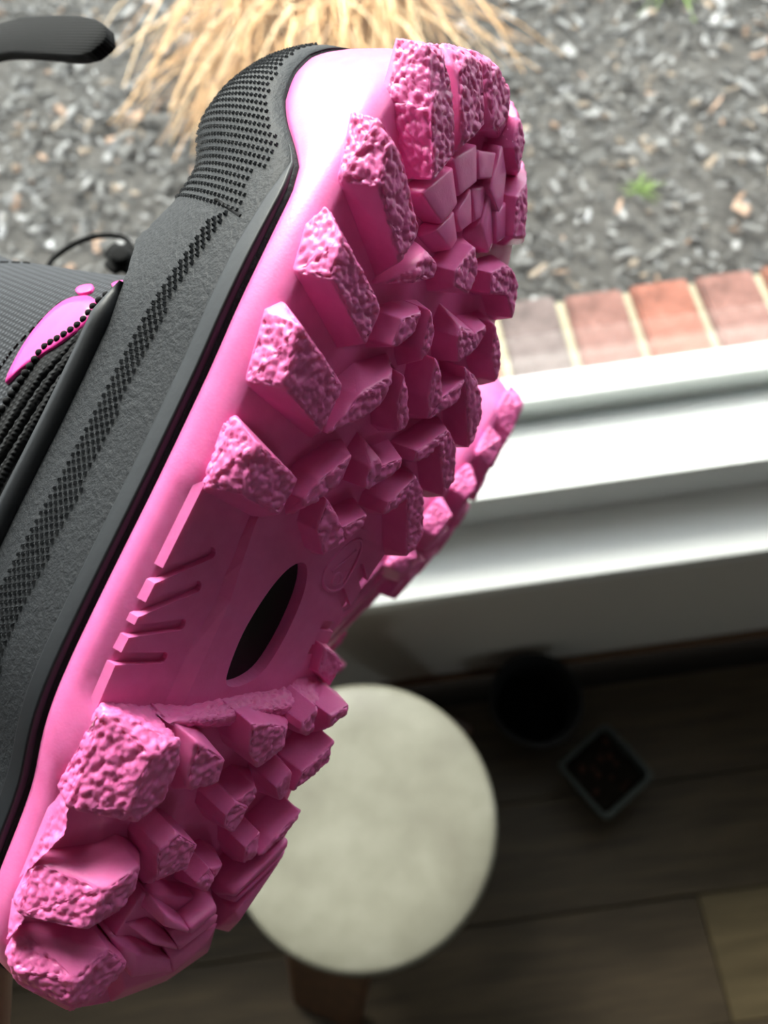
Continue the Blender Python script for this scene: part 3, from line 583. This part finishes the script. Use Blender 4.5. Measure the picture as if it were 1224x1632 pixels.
    ('n',10.2,[(-80.4,16.9,10.2,'T'),(-74.0,27.1,10.2,'T'),(-76.6,27.9,10.2,'T'),(-79.8,27.2,10.2,'T'),(-84.2,20.1,10.2,'T'),(-78.2,14.9,8.0,'W')]),
    ('n',10.0,[(-76.5,5.5,10.0,'T'),(-80.6,17.2,10.0,'T'),(-84.5,20.0,10.0,'T'),(-82.5,7.3,10.0,'T'),(-72.9,-1.8,7.5,'W'),(-74.2,4.4,7.5,'W'),(-78.2,11.5,7.5,'W')]),
    ('n',7.0,[(-74.3,-0.3,7.0,'T'),(-64.0,2.1,7.0,'T'),(-73.1,17.6,7.0,'T'),(-69.9,26.5,7.0,'T'),(-78.8,32.6,7.0,'T'),(-83.4,32.2,7.0,'T'),(-88.3,24.6,7.0,'T'),(-88.6,11.0,7.0,'T'),(-96.9,14.8,2.0,'W'),(-96.1,30.9,2.0,'W'),(-91.0,42.3,2.0,'W'),(-84.6,40.4,2.0,'W')]),
    ('n',12.0,[(-64.9,25.9,12.0,'T'),(-52.5,36.7,12.0,'T'),(-54.3,37.7,12.0,'T'),(-70.8,31.5,2.0,'B'),(-59.0,48.3,2.0,'B'),(-69.9,28.3,5.0,'W'),(-74.5,39.2,5.0,'W')]),
    ('n',11.4,[(-68.2,28.9,11.4,'T'),(-56.0,38.9,11.4,'T'),(-58.0,39.0,11.4,'T'),(-71.0,30.4,4.0,'W'),(-72.7,32.5,4.0,'W')]),
    ('n',10.8,[(-71.4,31.6,10.8,'T'),(-58.9,39.6,10.8,'T'),(-62.2,38.2,10.8,'T'),(-74.2,34.8,10.8,'T'),(-82.9,38.2,3.0,'W'),(-85.4,45.1,3.0,'W'),(-83.0,47.2,3.0,'W'),(-73.4,32.8,3.0,'W')]),
    ('s',3,[(-44.3,-22.0,-3.6,'S'),(-46.7,-22.0,1.9,'S'),(-50.2,-22.0,4.0,'S'),(-50.3,-22.0,-2.3,'S'),(-58.5,-22.0,-1.2,'S'),(-63.1,-22.0,-1.8,'S')]),
    ('s',3,[(-68.6,-20.0,-3.2,'S'),(-70.1,-20.0,-0.3,'S'),(-69.3,-20.0,2.7,'S'),(-71.5,-20.0,1.0,'S'),(-75.4,-20.0,0.6,'S')]),
    ('p',3,[(-6.9,28.1,3,'T'),(-8.2,34.3,3,'T'),(-10.7,38.9,3,'T'),(-16.5,38.0,3,'T'),(-13.5,30.6,3,'T')]),
]


def fill_poly(outer, holes, w_top, w_bot, name, m, parent):
    """flat plate with a vertical rim and holes; outer and holes are lists of (u, v); w may be a function"""
    bm = bmesh.new(); loops = []
    for lp in [outer] + holes:
        vs = [bm.verts.new((p[0], p[1], 0)) for p in lp]
        es = [bm.edges.new((vs[i], vs[(i + 1) % len(vs)])) for i in range(len(vs))]; loops.append((vs, es))
    bmesh.ops.triangle_fill(bm, use_beauty=True, use_dissolve=False, edges=[e for _, es in loops for e in es])
    top = list(bm.faces)
    for q, (vs, es) in enumerate(loops):
        o = outer if q == 0 else holes[q - 1]
        low = [bm.verts.new((p[2] if len(p) > 2 else p[0], p[3] if len(p) > 3 else p[1], -9)) for p in o]
        for i in range(len(vs)):
            j = (i + 1) % len(vs); bm.faces.new((vs[i], vs[j], low[j], low[i]))
    for v in bm.verts: v.co = bv(v.co.x, v.co.y, w_bot if v.co.z < -5 else w_top)
    bmesh.ops.recalc_face_normals(bm, faces=list(bm.faces))
    return bm_obj(name, bm, m, parent)

def make_boot():
    root = empty('snow_boot')
    # ---- outsole: tread base and pink side wall, one mesh
    def ins(i, u): return float(np.interp(u, [-95, -84, -78, -48, -38], [0, 6, 7, 7, 0])) if 0 < i < NU else 0.0
    sp = [lambda i, u: (-0.6 - ins(i, u), basew(u)), lambda i, u: (0.2 - ins(i, u), basew(u) - 0.5), lambda i, u: (1.6, min(basew(u), 0) - 2.2),
          lambda i, u: (2.6, -4.5), lambda i, u: (3.1, 0.45 * pinktop(u) - 3), lambda i, u: (2.9, 0.8 * pinktop(u) - 1), lambda i, u: (2.4, pinktop(u) + 0.25), lambda i, u: (1.2, pinktop(u) - 0.4), lambda i, u: (-6, pinktop(u) - 0.6)]
    V = rings(sp); F = ring_faces(len(sp))
    M = 14; base = len(V)
    for i in range(1, NU):
        u = US[i]; a, b = Vector(LOOP[i]), Vector(LOOP[NL - i]); a += NRM[i] * (-0.6 - ins(i, u)); b += NRM[NL - i] * -0.6
        for j in range(1, M): p = a.lerp(b, j / M); V.append(bv(p.x, p.y, basew(u)))
    def idx(i, j):
        if j == 0 or i in (0, NU): return i
        if j == M: return (NL - i) % NL
        return base + (i - 1) * (M - 1) + j - 1
    for i in range(NU):
        for j in range(M):
            q = [idx(i, j), idx(i, j + 1), idx(i + 1, j + 1), idx(i + 1, j)]; q = list(dict.fromkeys(q))
            if len(q) > 2: F.append(tuple(q))
    sole = mesh_obj('outsole', V, F, pink, root, True)
    bm = bmesh.new(); bm.from_mesh(sole.data); bmesh.ops.recalc_face_normals(bm, faces=list(bm.faces)); bm.to_mesh(sole.data); bm.free()
    for k, h, p in LUGS: make_lug(k, h, p, sole)
    # ---- arch: raised shank panel with its black window, two wings with slots, size mark
    oval = catmull([(-17.7, 2.0, 0), (-9.4, 0.6, 0), (-2.7, 1.0, 0), (4.1, 2.6, 0), (8.8, 5.2, 0), (10.4, 8.8, 0), (7.2, 11.9, 0), (1.2, 13.6, 0), (-7.2, 13.9, 0), (-14.6, 12.5, 0), (-18.2, 9.3, 0), (-19.6, 5.0, 0)], 4, True)
    out = [(22, -10.5, 22, -10.5), (15, -10.4, 15, -10.8), (6.8, -9.0, 6.8, -10.4), (-1.3, -7.2, -1.3, -10.4), (-27.5, -6.2, -27.5, -11.6), (-27.5, 24.2, -27.5, 26.3), (22, 25.0, 22, 26.0)]
    fill_poly(out, [[(p.x, p.y, p.x, p.y) for p in oval]], 2.0, -1.7, 'shank_panel', pink, sole)
    oc = sum(oval, Vector()) / len(oval)
    mesh_obj('shank_window', [bv(oc.x + (p.x - oc.x) * 1.04, oc.y + (p.y - oc.y) * 1.04, -1.1) for p in oval] + [bv(oc.x + (p.x - oc.x) * 1.04, oc.y + (p.y - oc.y) * 1.04, -1.8) for p in oval],
             [tuple(range(len(oval)))] + [(i, (i + 1) % len(oval), len(oval) + (i + 1) % len(oval), len(oval) + i) for i in range(len(oval))], window_black, sole)
    def wing(edge, inner, slots, sgn):
        marks = []
        for a, b in slots:
            a, b = Vector(a), Vector(b); d = (b - a).normalized(); nn = Vector((-d.y, d.x)) * 1.25
            if nn.x > 0: nn = -nn
            a2 = a - d * 3.0
            marks.append([(a2 + nn), (b + nn - d * 0.8), (b + nn * 0.75 - d * 0.25), (b + nn * 0.3), (b - nn * 0.3), (b - nn * 0.75 - d * 0.25), (b - nn - d * 0.8), (a2 - nn)])
        marks.sort(key=lambda q: q[0].x)
        pts = [(-28.0, edge(-28))]
        def hit(p, q):
            for k in range(60):
                r = p.lerp(q, k / 59)
                if (r.y - edge(r.x)) * sgn >= 0: return (r.x, r.y)
            return (q.x, edge(q.x))
        for mk in marks:
            pts.append(hit(mk[1], mk[0])); pts += [(q.x, q.y) for q in mk[1:-1]]; pts.append(hit(mk[-2], mk[-1]))
        pts.append((20.0, edge(20)))
        pts = [(p[0], p[1], p[0], p[1] + (sgn * 0.7 if abs(p[1] - edge(p[0])) < 0.35 else 0.0)) for p in pts]
        pts += [(20.0, inner(20)), (-28.0, inner(-28))]
        return fill_poly(pts, [], 0.0, -1.8, 'arch_wing', pink, sole)
    wing(lambda u: vL(u) + 0.1, lambda u: -8.5, [((-0.9, -25.8), (6.9, -14.9)), ((-7.9, -26.2), (-0.2, -14.4)), ((-11.9, -26.3), (-8.5, -13.6)), ((-17.3, -26.5), (-15.8, -14.2))], -1)
    wing(lambda u: vR(u) - 0.1, lambda u: 23.5, [((9.6, 36), (13.7, 30.6)), ((2.9, 33.5), (6.6, 27.9)), ((-2.5, 33), (-2.8, 25.2)), ((-8.1, 33), (-9.6, 24.8))], 1)
    ring = catmull([(19.6, 22.5, 0), (18.2, 25.3, 0), (13.2, 26.0, 0), (8.0, 25.2, 0), (6.2, 22.2, 0), (7.0, 18.4, 0), (10.5, 16.4, 0), (15.8, 18.6, 0)], 5, True)
    parts = [tube_data([bv(p.x, p.y, 2.0) for p in ring], 0.42 * MM, 6, True)]
    parts.append(tube_data([bv(*p) for p in ((10.6, 18.9, 2), (13.5, 21.4, 2), (17.0, 23.8, 2))], 0.38 * MM, 6))
    six = catmull([(11.8, 24.2, 0), (9.6, 24.2, 0), (8.0, 22.6, 0), (8.2, 20.8, 0), (9.6, 20.6, 0), (10.6, 21.8, 0), (10.0, 23.2, 0), (8.8, 23.4, 0)], 5)
    parts.append(tube_data([bv(p.x, p.y, 2.0) for p in six], 0.38 * MM, 6))
    V, F = merge(parts); mesh_obj('size_mark', V, F, pink, sole, True)
    # ---- black welt ridge
    def wth(u): return float(np.interp(u, [-200, 60, 72, 80, 86], [5.4, 5.4, 4.2, 1.6, 0.5]))
    def wo(u): return float(np.interp(u, [-200, 60, 75, 84], [4.9, 4.9, 4.3, 3.2]))
    sp = [lambda i, u: (-6, pinktop(u) - 0.3), lambda i, u: (wo(u) - 0.7, pinktop(u) - 0.45), lambda i, u: (wo(u) - 0.25, pinktop(u) - 0.5), lambda i, u: (wo(u), pinktop(u) - 0.75), lambda i, u: (wo(u), pinktop(u) - 1.0),
          lambda i, u: (wo(u) - 0.15, pinktop(u) - wth(u) + 0.6), lambda i, u: (wo(u) - 0.25, pinktop(u) - wth(u) + 0.2), lambda i, u: (wo(u) - 0.6, pinktop(u) - wth(u) - 0.1), lambda i, u: (wo(u) - 1.8, pinktop(u) - wth(u) - 0.6), lambda i, u: (-6, pinktop(u) - wth(u) - 0.8)]
    mesh_obj('welt_ridge', rings(sp), ring_faces(len(sp), True), black_smooth, root, True)
    # ---- rubber shell: rings from the welt to the ridge, closed over the toe
    def Hs(u): return float(np.interp(u, [-200, 40, 55, 70, 85, 100, 112, 130], [95, 90, 68, 55, 47, 40, 36, 34]))
    def spine(i, u): return Vector((min(max(u, -55), 84), (vL(min(max(u, -90), 122)) + vR(min(max(u, -90), 122))) / 2))
    K = 27; V = rings([lambda i, u: (1.0, pinktop(u) + 0.2)])
    for k in range(K - 1):
        for i, (u, v) in enumerate(LOOP):
            h = Hs(u); wb = pinktop(u) - (3.0 if k else 0.2)
            lim = float(np.interp(u, [-200, 50, 57, 65, 73], [-50.0, -50.0, -56.0, -72.0, -400.0]))
            ph = math.asin(max(0.05, min(1.0, (wb - lim) / h))) * k / (K - 2)
            p = Vector((u, v)) + NRM[i] * (3.7 if k else 3.2) * float(np.interp(u, [-95, -78], [0.35, 1.0])); c = spine(i, u)
            s = math.cos(ph) ** 0.55 if ph < 1.5707 else 0.0
            q = c + (p - c) * s; V.append(bv(q.x, q.y, wb - h * math.sin(ph) ** 1.05))
    shell = mesh_obj('rubber_shell', V, ring_faces(K, True), black, root, True)
    bvh = BVHTree.FromObject(shell, bpy.context.evaluated_depsgraph_get()) if False else BVHTree.FromPolygons(V, ring_faces(K, True))
    top = V[(K - 1) * NL:]
    arc = [top[i] for i in range(NU, -1, -1) if US[i] < 49.5] + [top[i] for i in range(NL - 1, NU, -1) if LOOP[i][0] < 49.5]
    Vt, Ft = tube_data(arc, [3.0 * MM * min(1.0, 0.25 + 0.25 * min(k, len(arc) - 1 - k)) for k in range(len(arc))], 12); mesh_obj('collar_ridge', Vt, Ft, black_smooth, root, True)
    # ---- shaft with lining
    def sec(w):
        front = float(np.interp(-w, [40, 55, 65, 83, 118, 130, 165], [60, 60, 57, 54, 50, 48, 48]))
        back = -93.0; return (front + back) / 2, (front - back) / 2, float(np.interp(-w, [40, 52, 60, 100, 165], [32, 34.5, 36, 38, 42]))
    NS = 72
    def sring(w, ins=0.0):
        c, a, b = sec(w); out = []
        for k in range(NS):
            t = 2 * math.pi * k / NS; cs, sn = math.cos(t), math.sin(t)
            uu = c + (a - ins) * math.copysign(abs(cs) ** 0.625, cs); vv = 7 + (b - ins) * math.copysign(abs(sn) ** 0.625, sn)
            out.append(Vector((uu * MM, vv * MM, -w * MM)))
        return out
    lev = [-40 - 125 * k / 24 for k in range(25)]
    V = [p for w in lev for p in sring(w)] + sring(-167, 1.5) + sring(-165, 3.5) + sring(-120, 4) + sring(-60, 5)
    R = len(V) // NS
    F = [(r * NS + k, r * NS + (k + 1) % NS, (r + 1) * NS + (k + 1) % NS, (r + 1) * NS + k) for r in range(R - 1) for k in range(NS)]
    F.append(tuple((R - 1) * NS + k for k in range(NS)))
    fm = [0 if f[0] // NS < 25 else 1 for f in F]
    mesh_obj('fabric_shaft', V, F, None, root, True, mats=[grey_fabric, lining], fmat=fm)
    sb = BVHTree.FromPolygons(V, F)
    def on(b, u, w, lift=0.0):
        hit = b.ray_cast(Vector((u * MM, -0.09, -(w + w0(u)) * MM)), Vector((0, 1, 0)))
        if hit[0] is None: return None
        n = hit[1] if hit[1].y < 0 else -hit[1]
        return hit[0] + n * lift * MM, n
    def patch(name, poly, m, lift, b=sb):
        pts = catmull([(u, w, 0) for u, w in poly], 4, True); c = sum(pts, Vector()) / len(pts)
        V, F = [], []; n = len(pts); lv = [1.0, 0.97, 0.75, 0.5, 0.25]; hh = [-0.3, lift, lift, lift, lift]
        for s, l in zip(lv, hh):
            for p in pts:
                q = c + (p - c) * s; h = on(b, q.x, q.y, l)
                V.append(h[0] if h else Vector((q.x * MM, 0.011, -q.y * MM)))
        h = on(b, c.x, c.y, lift); V.append(h[0])
        for r in range(len(lv) - 1): F += [(r * n + k, r * n + (k + 1) % n, (r + 1) * n + (k + 1) % n, (r + 1) * n + k) for k in range(n)]
        F += [((len(lv) - 1) * n + k, (len(lv) - 1) * n + (k + 1) % n, len(V) - 1) for k in range(n)]
        return mesh_obj(name, V, F, m, root, True)
    patch('quarter_panel', [(-80, -42), (-40, -44), (0, -46), (42, -46), (48, -52), (44, -57), (36, -58), (27, -63), (16, -66), (8, -68), (-20, -72), (-80, -72)], dark_fabric, 0.3)
    patch('pink_panel', [(16.2, -69.6), (21.6, -71.4), (30.1, -72.6), (39.1, -72.0), (42.7, -66.8), (42.2, -60.5), (37, -57.5), (30.2, -60), (26.2, -63), (20.4, -67.4)], pink_satin, 0.8)
    for dot in ([(42.9, -72.6), (44.4, -73.5), (45.9, -71.0), (45.5, -68.5), (44.1, -67.2), (42.6, -69.5)], [(47.6, -63.8), (49.1, -63.6), (50.1, -60.6), (48.8, -58.6), (47.3, -60.5)]):
        patch('pink_dot', dot, pink_satin, 0.6)
    st = []
    for pth in ([(6, -76.5), (18.7, -75.8), (23.6, -75.6), (31.9, -74.0), (40.3, -73.2)], [(28, -128), (36, -127), (43, -121), (47, -112)]):
        path = catmull([(u, w, 0) for u, w in pth], 10)
        for a in range(0, len(path) - 2, 3):
            q = [on(sb, path[j].x, path[j].y, 0.15) for j in (a, a + 1, a + 2)]
            if all(q): st.append(tube_data([x[0] for x in q], 0.3 * MM, 5))
    Vt, Ft = merge(st); mesh_obj('stitching', Vt, Ft, thread, root, True)['kind'] = 'stuff'
    # braided black trim between the ridge and the pink panel: cords and a row of knots
    tr = []
    for base, r in (([(48, -57.2), (42, -57), (36.9, -55.6), (28.7, -57), (20.6, -59.4), (11.1, -60.2), (2, -61.2), (-30, -64), (-70, -66)], 1.1),
                    ([(48, -55.4), (40, -54.6), (28.7, -54.6), (19.4, -56.2), (9, -57.2), (-1.5, -58.4), (-30, -60), (-70, -61)], 1.3),
                    ([(48, -53), (40, -52.4), (28.7, -52.3), (19.4, -53.2), (9, -54), (-1.5, -55), (-30, -56), (-70, -57)], 1.2)):
        pth = [on(sb, p.x, p.y, 0.4) for p in catmull([(u, w, 0) for u, w in base], 8)]; pth = [p[0] for p in pth if p]
        rad = [r * MM * (1 + 0.18 * (k % 2)) for k in range(len(pth))]
        tr.append(tube_data(pth, rad, 7))
    Vt, Ft = merge(tr); mesh_obj('edge_trim', Vt, Ft, dark_fabric, root, True)
    kn = []
    path = catmull([(u, w, 0) for u, w in [(48, -58.6), (42.6, -60.0), (36.9, -58.9), (32, -60.9), (27.7, -64.2), (22.8, -64.6), (16.1, -65), (8.5, -65.8), (-20, -68), (-60, -69)]], 30)
    acc = 0.0
    for a, b in zip(path, path[1:]):
        acc += (b - a).length
        if acc < 1.75: continue
        acc = 0.0; h = on(sb, b.x, b.y, 0.6)
        if h is None: continue
        bb = bmesh.new(); bmesh.ops.create_icosphere(bb, subdivisions=2, radius=0.95 * MM)
        kn.append(([v.co + h[0] for v in bb.verts], [tuple(v.index for v in f.verts) for f in bb.faces])); bb.free()
    Vt, Ft = merge(kn); mesh_obj('trim_knots', Vt, Ft, thread, root, True)['kind'] = 'stuff'
    sl = [on(bvh, u, w, -0.1) for u, w in ((69.8, -29.5), (69.0, -26), (68.0, -22), (67.1, -18.4))]
    Vt, Ft = tube_data([p[0] for p in sl if p], 0.42 * MM, 6); mesh_obj('toe_seam', Vt, Ft, thread, root, True)
    # ---- moulded relief on the shell: triangle studs in a band, waffle grid on the toe
    V, F = [], []
    def stud(b, u, w, s, hgt, rot):
        h = on(b, u, w); 
        if h is None: return
        p, n = h; t = Vector((1, 0, 0)); t = (t - n * t.dot(n)).normalized(); q = n.cross(t); n0 = len(V)
        for a in (90, 210, 330):
            a = math.radians(a + rot); V.append(p + (t * math.cos(a) + q * math.sin(a)) * s * MM - n * 0.15 * MM)
        for a in (90, 210, 330):
            a = math.radians(a + rot); V.append(p + (t * math.cos(a) + q * math.sin(a)) * s * 0.45 * MM + n * hgt * MM)
        F.extend([(n0, n0 + 1, n0 + 4, n0 + 3), (n0 + 1, n0 + 2, n0 + 5, n0 + 4), (n0 + 2, n0, n0 + 3, n0 + 5), (n0 + 3, n0 + 4, n0 + 5)])
    u = -88.0
    while u < 66:
        cw = float(np.interp(u, [-88, -22, 3, 32, 45, 66], [-33, -32.4, -31.2, -31, -29.8, -25.0])); hw = float(np.interp(u, [-88, -22, 30, 66], [6.5, 5.6, 3.2, 2.4]))
        w = cw - hw
        while w <= cw + hw:
            stud(bvh, u + (w - cw) * 0.55, w, 0.80, 0.75, 30); w += 1.45
        u += 1.9
    mesh_obj('stud_band', V, F, black, root)['kind'] = 'stuff'
    V, F = [], []
    for a in range(30):
        for b in range(26):
            u = 67.8 + a * 1.75 + b * 0.2; w = -18.5 - b * 1.7
            if w > pinktop(u) - 3.5 or (u < 78 and w > -19 + (u - 68) * -0.3): continue
            stud(bvh, u, w, 0.66, 0.55, 20)
    mesh_obj('toe_waffle', V, F, black, root)['kind'] = 'stuff'
    return root, on, sb

def frame(Lc, Vc, Nc, Oc):
    def w(c): return RIGHT * c[0] - UP * c[1] + FWD * c[2]
    a, b, n = w(Lc), w(Vc), w(Nc); o = EYE + w(Oc) * MM
    return Matrix(((a.x, b.x, -n.x, o.x), (a.y, b.y, -n.y, o.y), (a.z, b.z, -n.z, o.z), (0, 0, 0, 1)))

boot, on_boot, sbvh = make_boot()
tag(boot, 'large pink soled black snow boot held close, its whole tread facing out', 'boot', 'pair of snow boots')
def copy_tree(o, parent=None):
    c = o.copy(); COL.objects.link(c)
    if parent is not None: c.parent = parent
    for ch in list(o.children): copy_tree(ch, c)
    return c
boot2 = copy_tree(boot)
tag(boot2, 'second pink soled snow boot seen edge-on behind the nearer boot', 'boot', 'pair of snow boots')
boot.matrix_world = frame((0.4368, -0.8996, 0.0), (0.516, 0.2505, 0.8192), (0.7369, 0.3578, -0.5736), (-27.6672, 17.4878, 160.0))
boot2.matrix_world = frame((0.6716, -0.6984, 0.2474), (-0.0437, 0.296, 0.9542), (0.7397, 0.6516, -0.1682), (-13.1, 40.2, 326.5))

# pull strap of the near boot: webbing that loops up from the collar and ends in a rounded tip
path = catmull([(44, -6, -160), (58, -8, -205), (85, -10, -232), (108, -12, -222), (115, -14, -195), (115.5, -15, -160), (113.8, -15, -126)], 6)
V, F = [], []
np_ = len(path)
for i, p in enumerate(path):
    t = (path[min(i + 1, np_ - 1)] - path[max(i - 1, 0)]).normalized(); side = Vector((0, 1, 0)).cross(t).normalized(); nv = t.cross(side)
    k = (np_ - 1 - i); hw = 6.6 * (math.sqrt(max(0.02, 1 - (1 - k / 4) ** 2)) if k < 4 else 1.0)
    for a, b in ((-1, -1), (-0.92, -1.25), (0.92, -1.25), (1, -1), (1, 1), (0.92, 1.25), (-0.92, 1.25), (-1, 1)):
        q = p + side * hw * a + nv * 1.5 * b; V.append(Vector((q.x, q.y, -q.z)) * MM)
for i in range(np_ - 1):
    for k in range(8): F.append((i * 8 + k, i * 8 + (k + 1) % 8, (i + 1) * 8 + (k + 1) % 8, (i + 1) * 8 + k))
F.append(tuple(range(8))[::-1]); F.append(tuple((np_ - 1) * 8 + k for k in range(8)))
mesh_obj('pull_strap', V, F, strap_mat, boot, True)
# drawcord and cord lock of the far boot
cl = bmesh.new(); bmesh.ops.create_cube(cl, size=1.0)
for v in cl.verts: v.co = Vector((v.co.x * 17, v.co.y * 11, v.co.z * 20 * (1.0 if v.co.x > 0 else 0.8)))
bmesh.ops.bevel(cl, geom=list(cl.edges), offset=3.6, segments=4, affect='EDGES')
for v in cl.verts: v.co = Vector((45.5 + v.co.x, -10 + v.co.y, 190 + v.co.z)) * MM
o = bm_obj('cord_lock', cl, strap_mat, boot2, True); o.modifiers.new('round', 'SUBSURF').render_levels = 2
pth = [Vector((p.x, p.y, -p.z)) * MM for p in catmull([(40, -22, -163), (47, -12, -181), (54, -10, -195), (51, -10, -203), (44, -10, -209), (36, -10, -212), (28, -10, -213), (20, -11, -211), (11, -14, -202), (5, -20, -186), (2, -26, -163)], 8)]
Vt, Ft = tube_data(pth, 1.3 * MM, 8); mesh_obj('drawcord', Vt, Ft, strap_mat, boot2, True)

# ------------------------------------------------------------------ the hand that holds the boot by its heel
skin = mat('skin', (0.42, 0.21, 0.13), 0.5, 0.4)
bsdf(skin).inputs['Subsurface Weight'].default_value = 0.15; bsdf(skin).inputs['Subsurface Radius'].default_value = (1, 0.35, 0.2); bsdf(skin).inputs['Subsurface Scale'].default_value = 0.004
L(skin, ramp(skin, noise_tex(skin, coords(skin), 90, 4), [(0.3, (0.24, 0.115, 0.068)), (0.7, (0.30, 0.15, 0.092))]), bsdf(skin).inputs['Base Color'])
def hand():
    J, E, Rd = [], [], []
    def add(p, r, prev=None):
        J.append(Vector((p[0], p[1], -p[2])) * MM); Rd.append(r * MM)
        if prev is not None: E.append((prev, len(J) - 1))
        return len(J) - 1
    palm = add((-116, 12, -84), 21)
    wrist = add((-128, 12, -52), 20, palm); fa = add((-146, 2, -26), 22, wrist); fb = add((-192, -14, 30), 28, fa); add((-250, -30, 100), 34, fb)
    # fingers wrap round the right side of the shaft, thumb lies along the left side
    for k, (dw, ln) in enumerate(((-2, 0.92), (-20, 1.0), (-38, 0.96), (-54, 0.8))):
        kn = add((-113, 30, -84 + dw * 0.9), 10, palm)
        a = add((-98, 47, -84 + dw), 9.2, kn)
        b = add((-98 + 30 * ln, 57, -86 + dw), 8.6, a)
        c = add((-98 + 52 * ln, 58, -87 + dw), 8.0, b)
        add((-98 + 70 * ln, 57, -87 + dw), 7.0, c)
    t0 = add((-114, -8, -74), 13, palm); t1 = add((-100, -28, -84), 11, t0); t2 = add((-74, -36, -98), 9.6, t1); add((-52, -36, -110), 8.2, t2)
    me = bpy.data.meshes.new('hand'); me.from_pydata(J, E, []); me.materials.append(skin)
    o = link(bpy.data.objects.new('hand', me))
    s = o.modifiers.new('skin', 'SKIN'); s.use_smooth_shade = True
    for i, v in enumerate(me.skin_vertices[0].data): v.radius = (Rd[i], Rd[i]); v.use_root = i == 0
    sub = o.modifiers.new('sub', 'SUBSURF'); sub.levels = sub.render_levels = 2
    return o
h = hand(); tag(h, 'bare hand and forearm gripping the near boot from behind its heel', 'hand')
h.matrix_world = boot.matrix_world.copy()
